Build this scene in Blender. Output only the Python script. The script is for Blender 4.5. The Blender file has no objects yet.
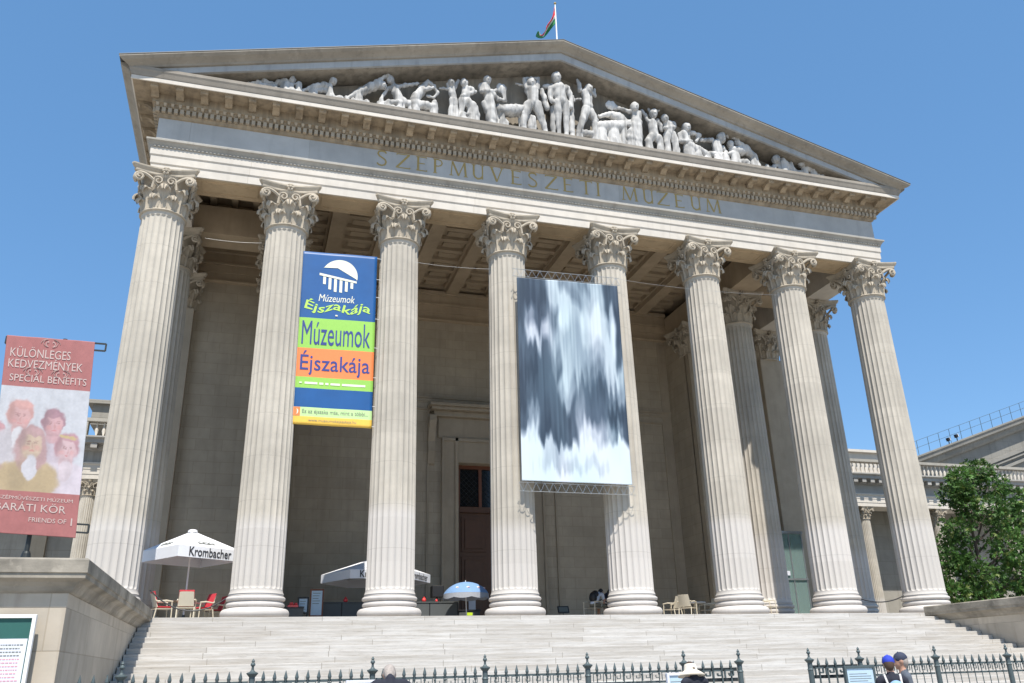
import bpy, math, random
import numpy as np
from mathutils import Vector, Matrix

random.seed(7); RNG = np.random.default_rng(7)
sc = bpy.context.scene
COL = sc.collection
U = 4.2                       # metres per column spacing
X0 = 4.5                      # middle of the facade in column units
GZ = -3.3                     # plaza level (portico floor is z = 0)
PI = math.pi
def W(x, y, z): return Vector(((x - X0) * U, y * U, z * U))

# ------------------------------------------------------------------ camera
F, CX, CY, CZ, PAN, TILT, ROLL = 841.3, 1.9238, -6.7069, -0.4045, 0.3025, 0.3751, -0.0264
RW, RH = 1024, 683
def cam_axes():
    cp, sp, ct, st = math.cos(PAN), math.sin(PAN), math.cos(TILT), math.sin(TILT)
    fwd = Vector((sp * ct, cp * ct, st)); right = Vector((cp, -sp, 0)); up = right.cross(fwd)
    cr, sr = math.cos(ROLL), math.sin(ROLL)
    return right * cr + up * sr, up * cr - right * sr, fwd
CR_, CU_, CF_ = cam_axes()
CAMP = W(CX, CY, CZ)
def ray(px, py): return CF_ + CR_ * ((px - RW / 2) / F) - CU_ * ((py - RH / 2) / F)
def at(px, py, yu):            # survey point: where the sight line meets the plane y = yu (column units)
    d = ray(px, py); return CAMP + d * ((yu * U - CAMP.y) / d.y)
def atd(px, py, depth): return CAMP + ray(px, py) * depth
cam = bpy.data.cameras.new("camera"); cam.sensor_width = 36; cam.lens = F / RW * 36
cam.clip_start = 0.1; cam.clip_end = 3000
camo = bpy.data.objects.new("camera", cam); COL.objects.link(camo)
M = Matrix.Identity(4)
for i in range(3):
    M[i][0] = CR_[i]; M[i][1] = CU_[i]; M[i][2] = -CF_[i]; M[i][3] = CAMP[i]
camo.matrix_world = M; sc.camera = camo

# ------------------------------------------------------------------ light
SAZ, SEL = math.radians(7), math.radians(60)
sdir = Vector((-math.sin(SAZ) * math.cos(SEL), -math.cos(SAZ) * math.cos(SEL), math.sin(SEL)))
sun = bpy.data.lights.new("sun", 'SUN'); sun.energy = 4.5; sun.angle = math.radians(0.53); sun.color = (1.0, 0.945, 0.86)
suno = bpy.data.objects.new("sun", sun); COL.objects.link(suno)
suno.rotation_euler = sdir.to_track_quat('Z', 'Y').to_euler(); suno.location = (-10, -40, 60)
world = bpy.data.worlds.new("World"); sc.world = world; world.use_nodes = True
wn = world.node_tree; bgn = wn.nodes["Background"]
sky = wn.nodes.new("ShaderNodeTexSky"); sky.sky_type = 'NISHITA'; sky.sun_disc = False
sky.sun_elevation = SEL; sky.sun_rotation = PI + SAZ; sky.altitude = 120
sky.air_density = 1.0; sky.dust_density = 0.25; sky.ozone_density = 2.6
hs = wn.nodes.new('ShaderNodeHueSaturation'); hs.inputs['Saturation'].default_value = 1.12; wn.links.new(sky.outputs[0], hs.inputs['Color'])
mxs = wn.nodes.new('ShaderNodeMix'); mxs.data_type = 'RGBA'; mxs.inputs[0].default_value = 0.5; wn.links.new(hs.outputs[0], mxs.inputs[6]); mxs.inputs[7].default_value = (0.66, 1.62, 3.05, 1)
wn.links.new(mxs.outputs[2], bgn.inputs[0]); bgn.inputs[1].default_value = 0.145
sc.view_settings.view_transform = 'Standard'; sc.view_settings.look = 'None'
sc.view_settings.exposure = 0.60; sc.view_settings.gamma = 1
sc.render.resolution_x = RW; sc.render.resolution_y = RH
sc.cycles.max_bounces = 8; sc.cycles.diffuse_bounces = 4

# ------------------------------------------------------------------ materials
class NT:
    def __init__(s, name):
        s.m = bpy.data.materials.new(name); s.m.use_nodes = True; s.t = s.m.node_tree
        s.b = s.t.nodes["Principled BSDF"]; s.out = s.t.nodes["Material Output"]
    def n(s, typ, **kw):
        nd = s.t.nodes.new(typ)
        for k, v in kw.items():
            if hasattr(nd, k): setattr(nd, k, v)
        return nd
    def l(s, a, b): s.t.links.new(a, b)
    def coord(s, scale=(1, 1, 1), kind='Object'):
        tc = s.n('ShaderNodeTexCoord'); mp = s.n('ShaderNodeMapping'); s.l(tc.outputs[kind], mp.inputs[0])
        mp.inputs['Scale'].default_value = scale; return mp.outputs[0]
    def noise(s, vec, scale, detail=4, rough=0.6, dist=0):
        nd = s.n('ShaderNodeTexNoise'); s.l(vec, nd.inputs['Vector'])
        nd.inputs['Scale'].default_value = scale; nd.inputs['Detail'].default_value = detail
        nd.inputs['Roughness'].default_value = rough; nd.inputs['Distortion'].default_value = dist
        return nd.outputs[0]
    def ramp(s, fac, stops):
        r = s.n('ShaderNodeValToRGB'); s.l(fac, r.inputs[0]); cr = r.color_ramp
        while len(cr.elements) < len(stops): cr.elements.new(0.5)
        for e, (p, c) in zip(cr.elements, stops):
            e.position = p; e.color = (c, c, c, 1) if not hasattr(c, '__len__') else (*c, 1)
        return r.outputs[0]
    def mix(s, fac, a, b, mode='MIX'):
        m = s.n('ShaderNodeMix', data_type='RGBA', blend_type=mode)
        for inp, v in ((m.inputs[0], fac), (m.inputs[6], a), (m.inputs[7], b)):
            if hasattr(v, 'is_output'): s.l(v, inp)
            elif hasattr(v, '__len__'): inp.default_value = (*v, 1)
            else: inp.default_value = v
        return m.outputs[2]
    def math(s, op, a, b=0.0):
        m = s.n('ShaderNodeMath', operation=op)
        for inp, v in ((m.inputs[0], a), (m.inputs[1], b)):
            if hasattr(v, 'is_output'): s.l(v, inp)
            else: inp.default_value = v
        return m.outputs[0]
    def bump(s, h, strength=0.3, dist=0.02):
        b = s.n('ShaderNodeBump'); b.inputs['Strength'].default_value = strength; b.inputs['Distance'].default_value = dist
        s.l(h, b.inputs['Height']); s.l(b.outputs[0], s.b.inputs['Normal'])
    def col(s, c):
        if hasattr(c, 'is_output'): s.l(c, s.b.inputs['Base Color'])
        else: s.b.inputs['Base Color'].default_value = (*c, 1)
    def rough(s, r): s.b.inputs['Roughness'].default_value = r

def stone(name, col, dirt=(0.12, 0.10, 0.08), var=0.16, streak=0.35, brick=None, bump=0.35, rough=0.85, pale=None, spots=0.0, sfreq=(3.2, 3.2, 0.22)):
    t = NT(name); v = t.coord()
    oi = t.n('ShaderNodeObjectInfo')
    off = t.n('ShaderNodeVectorMath', operation='MULTIPLY_ADD')
    t.l(oi.outputs['Random'], off.inputs[0]); off.inputs[1].default_value = (37, 17, 23); t.l(v, off.inputs[2])
    vv = off.outputs[0]
    big = t.noise(vv, 0.45, 4); fine = t.noise(vv, 14, 6, 0.7); mid = t.noise(vv, 2.4, 5, 0.65)
    c = t.mix(t.ramp(big, [(0.3, 0.0), (0.7, 1.0)]), tuple(x * (1 - var) for x in col), tuple(min(1, x * (1 + var)) for x in col))
    c = t.mix(t.math('MULTIPLY', t.ramp(mid, [(0.42, 0.0), (0.75, 1.0)]), 0.35), c, tuple(x * 0.72 for x in col))
    st = t.n('ShaderNodeMapping'); t.l(vv, st.inputs[0]); st.inputs['Scale'].default_value = sfreq
    stn = t.noise(st.outputs[0], 1.0, 5, 0.6)
    c = t.mix(t.math('MULTIPLY', t.ramp(stn, [(0.52 - 0.10 * (streak > .5), 0.0), (0.78 - 0.12 * (streak > .5), 1.0)]), streak), c, dirt)
    h = fine
    if spots:
        sp = t.noise(vv, 5.5, 3, 0.5)
        c = t.mix(t.math('MULTIPLY', t.ramp(sp, [(0.62, 0.0), (0.7, 1.0)]), spots), c, tuple(min(1, x * 1.25) for x in col))
    if brick:
        bw, rh, mort, contrast = brick
        sx = t.n('ShaderNodeSeparateXYZ'); t.l(v, sx.inputs[0])
        cb = t.n('ShaderNodeCombineXYZ'); t.l(t.math('ADD', sx.outputs[0], sx.outputs[1]), cb.inputs[0]); t.l(sx.outputs[2], cb.inputs[1])
        br = t.n('ShaderNodeTexBrick'); t.l(cb.outputs[0], br.inputs['Vector'])
        br.inputs['Scale'].default_value = 1; br.inputs['Brick Width'].default_value = bw; br.inputs['Row Height'].default_value = rh
        br.inputs['Mortar Size'].default_value = mort; br.inputs['Mortar Smooth'].default_value = 0.3
        br.inputs['Color1'].default_value = (1 - contrast,) * 3 + (1,); br.inputs['Color2'].default_value = (1 + contrast * 0.4,) * 3 + (1,)
        br.inputs['Mortar'].default_value = (0.80, 0.785, 0.76, 1)
        c = t.mix(1.0, c, br.outputs['Color'], 'MULTIPLY')
        h = t.math('SUBTRACT', t.math('MULTIPLY', fine, 0.4), t.math('MULTIPLY', br.outputs['Fac'], 1.0))
    if pale:                    # cleaned lower part of a shaft: (height, width, colour)
        zz, wd, pc = pale
        sx = t.n('ShaderNodeSeparateXYZ'); t.l(v, sx.inputs[0])
        zn = t.math('ADD', sx.outputs[2], t.math('MULTIPLY', t.math('SUBTRACT', oi.outputs['Random'], 0.5), 0.7))
        mr = t.n('ShaderNodeMapRange'); t.l(zn, mr.inputs[0])
        mr.inputs[1].default_value = zz; mr.inputs[2].default_value = zz + wd; mr.inputs[3].default_value = 0.85; mr.inputs[4].default_value = 0.0
        c = t.mix(mr.outputs[0], c, pc)
        dr = t.n('ShaderNodeMath', operation='FRACT'); t.l(t.math('MULTIPLY', sx.outputs[2], 1 / 1.42), dr.inputs[0])
        jt = t.math('GREATER_THAN', dr.outputs[0], 0.985)
        c = t.mix(t.math('MULTIPLY', jt, 0.3), c, tuple(x * 0.5 for x in col))
        fl = t.n('ShaderNodeMath', operation='FLOOR'); t.l(t.math('ADD', t.math('MULTIPLY', sx.outputs[2], 1 / 1.42), t.math('MULTIPLY', oi.outputs['Random'], 91)), fl.inputs[0])
        wnz = t.n('ShaderNodeTexWhiteNoise', noise_dimensions='1D'); t.l(fl.outputs[0], wnz.inputs['W'])
        c = t.mix(t.math('MULTIPLY', wnz.outputs[0], 0.26), c, tuple(x * 0.6 for x in col))
    t.col(c); t.rough(rough); t.b.inputs['Specular IOR Level'].default_value = 0.25
    t.bump(h, bump, 0.015)
    return t.m
def plain(name, col, rough=0.6, metal=0.0, var=0.08, scale=8.0, bump=0.0):
    t = NT(name); v = t.coord(); n = t.noise(v, scale, 4)
    t.col(t.mix(n, tuple(x * (1 - var) for x in col), tuple(min(1, x * (1 + var)) for x in col)))
    t.rough(rough); t.b.inputs['Metallic'].default_value = metal
    if bump: t.bump(n, bump, 0.01)
    return t.m
def vcol(name, rough=0.7, trans=0.0):
    t = NT(name); a = t.n('ShaderNodeAttribute', attribute_name='Col'); t.col(a.outputs['Color']); t.rough(rough)
    return t.m

LIME = (0.50, 0.455, 0.385)
m_shaft = stone("fluted_limestone", (0.49, 0.45, 0.385), streak=0.32, var=0.15, pale=(2.2, 0.5, (0.56, 0.53, 0.50)), bump=0.25)
m_base = stone("base_limestone", (0.56, 0.525, 0.49), streak=0.15, var=0.08, bump=0.25)
m_cap = stone("carved_limestone", (0.44, 0.385, 0.305), dirt=(0.10, 0.09, 0.075), streak=0.45, bump=0.5)
m_arch = stone("architrave_limestone", (0.60, 0.555, 0.49), streak=0.15, var=0.08, brick=(8.4, 20.0, 0.012, 0.04), bump=0.2)
m_frieze = stone("grey_marble", (0.43, 0.43, 0.415), dirt=(0.25, 0.25, 0.24), streak=0.35, var=0.12, brick=(4.2, 30.0, 0.012, 0.10), bump=0.15)
m_corn = stone("weathered_bounce_lit_cornice", (0.35, 0.28, 0.195), dirt=(0.10, 0.08, 0.06), streak=0.55, var=0.2, bump=0.5)  # tan base has warm bounced light put into its colour, under dirt streaks
m_rake = stone("weathered_rake", (0.30, 0.27, 0.225), dirt=(0.11, 0.095, 0.08), streak=0.5, var=0.2, spots=0.35, bump=0.5)
m_tymp = stone("sooty_tympanum", (0.31, 0.275, 0.225), dirt=(0.11, 0.10, 0.085), streak=0.6, var=0.3, bump=0.4)
m_ceil = stone("ceiling_plaster", (0.44, 0.35, 0.245), dirt=(0.12, 0.09, 0.06), streak=0.2, var=0.12, bump=0.2)
m_wall = stone("ashlar_wall", (0.42, 0.36, 0.275), dirt=(0.19, 0.16, 0.13), streak=0.3, var=0.12, brick=(1.05, 0.48, 0.010, 0.07), bump=0.3)
m_trim = stone("trim_limestone", (0.39, 0.33, 0.25), streak=0.25, var=0.1, bump=0.25)
m_floor = stone("floor_slabs", (0.50, 0.47, 0.43), streak=0.0, brick=(1.2, 0.9, 0.01, 0.1))
m_cheek = stone("cheek_wall_stone", (0.50, 0.44, 0.36), dirt=(0.20, 0.15, 0.10), streak=0.4, var=0.18, brick=(2.6, 1.05, 0.012, 0.14), bump=0.35)
m_coping = stone("stained_coping", (0.36, 0.325, 0.27), dirt=(0.07, 0.065, 0.055), streak=0.7, var=0.25, spots=0.3, bump=0.5, sfreq=(0.9, 0.9, 1.6))
m_statue = stone("statue_stone", (0.56, 0.55, 0.53), dirt=(0.16, 0.155, 0.145), streak=0.75, var=0.2, bump=0.5)
m_wing = stone("wing_limestone", (0.34, 0.32, 0.28), dirt=(0.12, 0.11, 0.09), streak=0.4, var=0.14, brick=(1.6, 0.7, 0.012, 0.08), bump=0.4)
m_wingd = stone("wing_cornice", (0.36, 0.345, 0.32), dirt=(0.10, 0.10, 0.09), streak=0.5, var=0.15)
m_crown = stone("grey_crown_stone", (0.36, 0.34, 0.30), streak=0.4, var=0.15)
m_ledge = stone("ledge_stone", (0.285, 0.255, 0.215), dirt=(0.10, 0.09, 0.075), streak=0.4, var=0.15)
m_gable = stone("shaded_gable_stone", (0.25, 0.24, 0.215), dirt=(0.10, 0.095, 0.085), streak=0.4, var=0.12, brick=(1.6, 0.7, 0.012, 0.08))  # darker than the wing stone: the gable's shade is put into the colour
m_soff = stone("tan_soffit", (0.48, 0.37, 0.24), dirt=(0.12, 0.08, 0.05), streak=0.3, var=0.15)
m_rband = stone("bluish_rake_band", (0.38, 0.39, 0.39), dirt=(0.15, 0.15, 0.145), streak=0.45, var=0.2)
m_roof = plain("roof_sheet", (0.12, 0.12, 0.115), 0.5, 0.3)

def steps_mat():
    t = NT("marble_steps"); v = t.coord()
    sx = t.n('ShaderNodeSeparateXYZ'); t.l(v, sx.inputs[0])
    oi = t.n('ShaderNodeObjectInfo')
    xo = t.math('ADD', sx.outputs[0], t.math('MULTIPLY', oi.outputs['Random'], 37.0))
    cb = t.n('ShaderNodeCombineXYZ'); t.l(xo, cb.inputs[0]); cb.inputs[1].default_value = 25.0
    br = t.n('ShaderNodeTexBrick'); t.l(cb.outputs[0], br.inputs['Vector'])
    br.inputs['Scale'].default_value = 1; br.inputs['Brick Width'].default_value = 3.1; br.inputs['Row Height'].default_value = 50
    br.inputs['Mortar Size'].default_value = 0.012
    br.inputs['Color1'].default_value = (0.45, 0.43, 0.40, 1); br.inputs['Color2'].default_value = (0.55, 0.535, 0.51, 1); br.inputs['Mortar'].default_value = (0.30, 0.28, 0.25, 1)
    sv = t.n('ShaderNodeCombineXYZ'); t.l(t.math('MULTIPLY', xo, 0.7), sv.inputs[0]); t.l(t.math('MULTIPLY', sx.outputs[1], 1.0), sv.inputs[1]); t.l(t.math('MULTIPLY', sx.outputs[2], 16), sv.inputs[2])
    n1 = t.noise(sv.outputs[0], 1.0, 6, 0.7)
    c = t.mix(t.math('MULTIPLY', t.ramp(n1, [(0.42, 0.0), (0.62, 1.0)]), 0.55), br.outputs['Color'], (0.30, 0.265, 0.22))
    n2 = t.noise(sv.outputs[0], 5.0, 5, 0.75)
    c = t.mix(t.math('MULTIPLY', t.ramp(n2, [(0.57, 0.0), (0.67, 1.0)]), 0.6), c, (0.15, 0.13, 0.11))
    t.col(c); t.rough(0.75); t.bump(n1, 0.12, 0.005); return t.m
m_steps = steps_mat()
def plaza_mat():
    t = NT("plaza_paving"); v = t.coord()
    br = t.n('ShaderNodeTexBrick'); t.l(v, br.inputs['Vector']); br.inputs['Scale'].default_value = 1
    br.inputs['Brick Width'].default_value = 0.8; br.inputs['Row Height'].default_value = 0.8; br.inputs['Mortar Size'].default_value = 0.008
    br.inputs['Color1'].default_value = (0.38, 0.35, 0.31, 1); br.inputs['Color2'].default_value = (0.44, 0.41, 0.36, 1); br.inputs['Mortar'].default_value = (0.2, 0.19, 0.17, 1)
    n = t.noise(v, 0.3, 5); t.col(t.mix(0.3, br.outputs['Color'], t.ramp(n, [(0.3, 0.25), (0.7, 0.55)]), 'MULTIPLY')); t.rough(0.85); return t.m
m_plaza = plaza_mat()
m_gold = plain("gilded_letters", (0.36, 0.255, 0.08), 0.5, 0.1, 0.25)
m_iron = plain("dark_iron", (0.030, 0.035, 0.036), 0.5, 0.4, 0.3)
m_irong = plain("grey_green_iron", (0.075, 0.10, 0.105), 0.55, 0.2, 0.3)
m_white = plain("white_paint", (0.78, 0.78, 0.78), 0.4, 0, 0.03)
m_cream = plain("cream_plastic", (0.62, 0.56, 0.44), 0.45, 0, 0.06)
m_red = plain("red_cushion", (0.50, 0.035, 0.05), 0.8, 0, 0.15, 12, 0.2)
m_wood = plain("brown_door_wood", (0.10, 0.045, 0.022), 0.5, 0, 0.35, 3)
m_woodr = plain("reddish_wood", (0.16, 0.055, 0.025), 0.5, 0, 0.2)
m_black = plain("black_plastic", (0.015, 0.015, 0.017), 0.5)
m_bar = plain("grey_bar_panel", (0.075, 0.083, 0.085), 0.6)
m_ltwood = plain("pale_table_top", (0.42, 0.30, 0.20), 0.5)
m_blue = plain("blue_print", (0.007, 0.082, 0.26), 0.45, 0, 0.25, 1.2)
m_dblue = plain("dark_blue_ink", (0.025, 0.045, 0.22), 0.5)
m_lime = plain("lime_print", (0.27, 0.53, 0.085), 0.5)
m_lime2 = plain("pale_green_print", (0.48, 0.70, 0.30), 0.5)
m_orange = plain("orange_print", (0.80, 0.22, 0.065), 0.5)
m_yellow = plain("yellow_print", (0.80, 0.50, 0.075), 0.5)
m_creamink = plain("cream_ink", (0.72, 0.72, 0.58), 0.5)
m_limeink = plain("lime_ink", (0.42, 0.66, 0.10), 0.5)
m_greyink = plain("grey_ink", (0.16, 0.17, 0.15), 0.6)
m_redink = plain("pale_red_ink", (0.62, 0.30, 0.36), 0.6)
m_blackink = plain("black_ink", (0.03, 0.03, 0.035), 0.6)
m_green_board = plain("green_board", (0.018, 0.10, 0.085), 0.6)
m_paper = plain("printed_paper", (0.62, 0.64, 0.70), 0.6)
m_bluepaper = plain("pale_blue_paper", (0.42, 0.55, 0.66), 0.4)
m_steel = plain("brushed_steel", (0.45, 0.47, 0.48), 0.35, 0.8)
m_dglass = plain("dark_window_glass", (0.010, 0.011, 0.012), 0.12)
m_canvas = plain("white_canvas", (0.74, 0.75, 0.78), 0.8, 0, 0.04)
m_bcanvas = plain("blue_canvas", (0.17, 0.30, 0.52), 0.8, 0, 0.15, 4)
m_gcanvas = plain("grey_canvas", (0.34, 0.36, 0.40), 0.8)
m_vred = vcol("red_banner_print"); m_vart = vcol("smeared_print", 0.5)
m_candle = plain("red_glass", (0.65, 0.05, 0.05), 0.2)
m_signy = plain("yellow_green_sign", (0.55, 0.75, 0.03), 0.5)
m_trunk = plain("bark", (0.085, 0.065, 0.05), 0.9, 0, 0.3, 6, 0.5)
def glass_mat():
    t = NT("greenish_glass"); tr = t.n('ShaderNodeBsdfTransparent'); tr.inputs[0].default_value = (0.66, 0.86, 0.83, 1)
    gl_ = t.n('ShaderNodeBsdfGlossy'); gl_.inputs['Roughness'].default_value = 0.03; fr = t.n('ShaderNodeFresnel'); fr.inputs[0].default_value = 1.7
    mx = t.n('ShaderNodeMixShader'); t.l(fr.outputs[0], mx.inputs[0]); t.l(tr.outputs[0], mx.inputs[1]); t.l(gl_.outputs[0], mx.inputs[2]); df = t.n('ShaderNodeBsdfDiffuse'); df.inputs[0].default_value = (0.42, 0.58, 0.55, 1); m2 = t.n('ShaderNodeMixShader'); m2.inputs[0].default_value = 0.32; t.l(mx.outputs[0], m2.inputs[1]); t.l(df.outputs[0], m2.inputs[2]); t.l(m2.outputs[0], t.out.inputs[0]); return t.m
m_glass = glass_mat()
def leaf_mat():
    t = NT("leaves"); g = t.n('ShaderNodeAttribute', attribute_name='Col')
    t.col(g.outputs['Color']); t.rough(0.5); t.b.inputs['Specular IOR Level'].default_value = 0.3
    tr = t.n('ShaderNodeBsdfTranslucent'); t.l(g.outputs['Color'], tr.inputs[0])
    mx = t.n('ShaderNodeMixShader'); mx.inputs[0].default_value = 0.25
    t.l(t.b.outputs[0], mx.inputs[1]); t.l(tr.outputs[0], mx.inputs[2]); t.l(mx.outputs[0], t.out.inputs[0]); return t.m
m_leaf = leaf_mat()
m_skin = plain("skin", (0.50, 0.28, 0.19), 0.6, 0, 0.08)
m_hairg = plain("white_hair", (0.33, 0.29, 0.26), 0.8, 0, 0.5, 22, 0.6)
m_hairb = plain("black_hair", (0.015, 0.012, 0.01), 0.6)
m_hairm = plain("brown_hair", (0.07, 0.04, 0.025), 0.6)
m_navy = plain("navy_cloth", (0.018, 0.02, 0.032), 0.9, 0, 0.2, 15)
m_greyshirt = plain("grey_blue_shirt", (0.085, 0.10, 0.125), 0.9, 0, 0.15, 15)
m_tee = plain("white_shirt", (0.62, 0.65, 0.72), 0.9, 0, 0.06, 15)
m_khaki = plain("khaki_cloth", (0.22, 0.19, 0.13), 0.9, 0, 0.1)
m_shoe = plain("shoe_leather", (0.04, 0.035, 0.03), 0.6)
m_capblue = plain("bright_blue_cap", (0.02, 0.045, 0.42), 0.8)
m_capnavy = plain("navy_cap", (0.03, 0.038, 0.07), 0.8)
m_straw = plain("pale_straw", (0.66, 0.60, 0.50), 0.85, 0, 0.15, 40, 0.4)
m_packblue = plain("pale_blue_backpack", (0.24, 0.38, 0.55), 0.8, 0, 0.2)
m_packteal = plain("turquoise_fabric", (0.03, 0.30, 0.55), 0.8)
m_packwhite = plain("pale_pack_panel", (0.60, 0.58, 0.55), 0.8)
m_lip = plain("lips", (0.36, 0.13, 0.11), 0.5); m_eye = plain("eye", (0.05, 0.04, 0.035), 0.3)
m_flr = plain("flag_red", (0.62, 0.035, 0.05), 0.8); m_flg = plain("flag_green", (0.04, 0.30, 0.12), 0.8)

# ------------------------------------------------------------------ mesh building
class MB:
    def __init__(s, u=False): s.V = []; s.F = []; s.I = []; s.u = u; s.mi = 0
    def p(s, q): return W(*q) if s.u else Vector(q)
    def add(s, verts, faces, raw=False):
        o = len(s.V)
        s.V += [Vector(q) if raw else s.p(q) for q in verts]; s.F += [[o + i for i in f] for f in faces]; s.I += [s.mi] * len(faces)
    def box(s, x0, x1, y0, y1, z0, z1):
        s.add([(x0, y0, z0), (x1, y0, z0), (x1, y1, z0), (x0, y1, z0), (x0, y0, z1), (x1, y0, z1), (x1, y1, z1), (x0, y1, z1)],
              [(0, 3, 2, 1), (4, 5, 6, 7), (0, 1, 5, 4), (1, 2, 6, 5), (2, 3, 7, 6), (3, 0, 4, 7)])
    def obox(s, c, ax, ay, az):   # oriented box from centre and half-axes
        c, ax, ay, az = map(Vector, (c, ax, ay, az))
        vs = [c + ax * i + ay * j + az * k for k in (-1, 1) for (i, j) in ((-1, -1), (1, -1), (1, 1), (-1, 1))]
        s.add(vs, [(0, 3, 2, 1), (4, 5, 6, 7), (0, 1, 5, 4), (1, 2, 6, 5), (2, 3, 7, 6), (3, 0, 4, 7)])
    def beam(s, a, b, w, h):
        a, b = Vector(a), Vector(b); d = (b - a); L = d.length; d.normalize()
        upv = Vector((0, 0, 1)) if abs(d.z) < 0.95 else Vector((0, 1, 0))
        x = d.cross(upv).normalized(); z = x.cross(d)
        s.obox((a + b) / 2, x * w / 2, d * L / 2, z * h / 2)
    def loft(s, rings, closed=True, cap=True):
        n = len(rings[0]); vs = [q for r in rings for q in r]; fs = []
        for i in range(len(rings) - 1):
            for j in range(n if closed else n - 1):
                k = (j + 1) % n; fs.append((i * n + j, i * n + k, (i + 1) * n + k, (i + 1) * n + j))
        if cap and closed: fs.append(tuple(range(n))[::-1]); fs.append(tuple((len(rings) - 1) * n + j for j in range(n)))
        s.add(vs, fs)
    def lathe(s, prof, c=(0, 0, 0), n=32, cap=True):
        s.loft([[(c[0] + r * math.cos(2 * PI * j / n), c[1] + r * math.sin(2 * PI * j / n), c[2] + z) for j in range(n)] for r, z in prof], True, cap)
    def tube(s, pts, r, n=8, cap=True):
        pts = [Vector(q) for q in pts]; rr = r if hasattr(r, '__len__') else [r] * len(pts)
        rings = []; prev = None
        for i, q in enumerate(pts):
            d = (pts[min(i + 1, len(pts) - 1)] - pts[max(i - 1, 0)]).normalized()
            if prev is None:
                prev = d.orthogonal().normalized()
            x = (prev - d * prev.dot(d))
            x = x.normalized() if x.length > 1e-6 else d.orthogonal().normalized()
            prev = x; y = d.cross(x)
            rings.append([q + (x * math.cos(2 * PI * j / n) + y * math.sin(2 * PI * j / n)) * rr[i] for j in range(n)])
        s.loft(rings, True, cap)
    def prism(s, poly, y0, y1):   # poly in (x,z), extruded along y
        n = len(poly)
        s.add([(x, y0, z) for x, z in poly] + [(x, y1, z) for x, z in poly],
              [tuple(range(n)), tuple(range(2 * n - 1, n - 1, -1))] + [(i, i + n, (i + 1) % n + n, (i + 1) % n) for i in range(n)])
    def grid(s, fn, nu, nv, matfn=None):
        o = len(s.V)
        for j in range(nv + 1):
            for i in range(nu + 1): s.V.append(s.p(fn(i / nu, j / nv)))
        for j in range(nv):
            for i in range(nu):
                a = o + j * (nu + 1) + i; s.F.append([a, a + 1, a + nu + 2, a + nu + 1]); s.I.append(matfn((i + .5) / nu, (j + .5) / nv) if matfn else s.mi)
    def sphere(s, c, r, n=12, sc_=(1, 1, 1)):
        c = Vector(c); m = n // 2
        rings = [[c + Vector((r * sc_[0] * math.sin(PI * i / m) * math.cos(2 * PI * j / n), r * sc_[1] * math.sin(PI * i / m) * math.sin(2 * PI * j / n), -r * sc_[2] * math.cos(PI * i / m))) for j in range(n)] for i in range(1, m)]
        o = len(s.V); s.loft(rings, True, True)
    def mesh(s, name, mats, smooth=False, offset=None):
        me = bpy.data.meshes.new(name)
        off = offset or Vector((0, 0, 0))
        me.from_pydata([tuple(v - off) for v in s.V], [], s.F)
        for m in (mats if isinstance(mats, (list, tuple)) else [mats]): me.materials.append(m)
        me.polygons.foreach_set('material_index', s.I)
        if smooth: me.polygons.foreach_set('use_smooth', [True] * len(me.polygons))
        me.update(); fixn(me); return me
    def part(s, name, mats, parent, smooth=False, local=False, label=None, bevel=0):
        off = Vector((0, 0, 0)) if local else world_loc(parent)
        o = bpy.data.objects.new(name, s.mesh(name, mats, smooth, off)); COL.objects.link(o); o.parent = parent
        if label: o['label'] = label
        if bevel: bev(o, bevel)
        return o
    def single(s, name, mats, label, cat, group=None, smooth=False, kind=None, bevel=0, loc=None, rz=0):
        if loc is None:
            xs = [v.x for v in s.V]; ys = [v.y for v in s.V]; zs = [v.z for v in s.V]
            base = Vector(((min(xs) + max(xs)) / 2, (min(ys) + max(ys)) / 2, min(zs))); me = s.mesh(name, mats, smooth, base)
        else: base = loc; me = s.mesh(name, mats, smooth)
        o = bpy.data.objects.new(name, me); COL.objects.link(o); o.location = base; o.rotation_euler.z = rz
        tag(o, label, cat, group, kind)
        if bevel: bev(o, bevel)
        return o
import bmesh
def fixn(me):
    b = bmesh.new(); b.from_mesh(me); bmesh.ops.recalc_face_normals(b, faces=b.faces); b.to_mesh(me); b.free()
def bev(o, w):
    m = o.modifiers.new("edge", 'BEVEL'); m.width = w; m.segments = 1; m.limit_method = 'ANGLE'
def world_loc(o):
    v = Vector(o.location)
    while o.parent: o = o.parent; v += Vector(o.location)
    return v
def tag(o, label=None, cat=None, group=None, kind=None):
    if label: o['label'] = label
    if cat: o['category'] = cat
    if group: o['group'] = group
    if kind: o['kind'] = kind
def thing(name, label, cat, loc, rz=0, group=None):
    o = bpy.data.objects.new(name, None); COL.objects.link(o); o.location = loc; o.rotation_euler.z = rz; o.empty_display_size = 0.2
    tag(o, label, cat, group); return o
def copy_tree(o, parent=None):
    c = o.copy(); COL.objects.link(c)
    if parent is not None: c.parent = parent
    for ch in list(o.children): copy_tree(ch, c)
    return c
def setcols(me, cols):
    a = me.color_attributes.new('Col', 'FLOAT_COLOR', 'POINT')
    a.data.foreach_set('color', np.concatenate([np.asarray(cols, np.float32), np.ones((len(cols), 1), np.float32)], 1).ravel())

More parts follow.
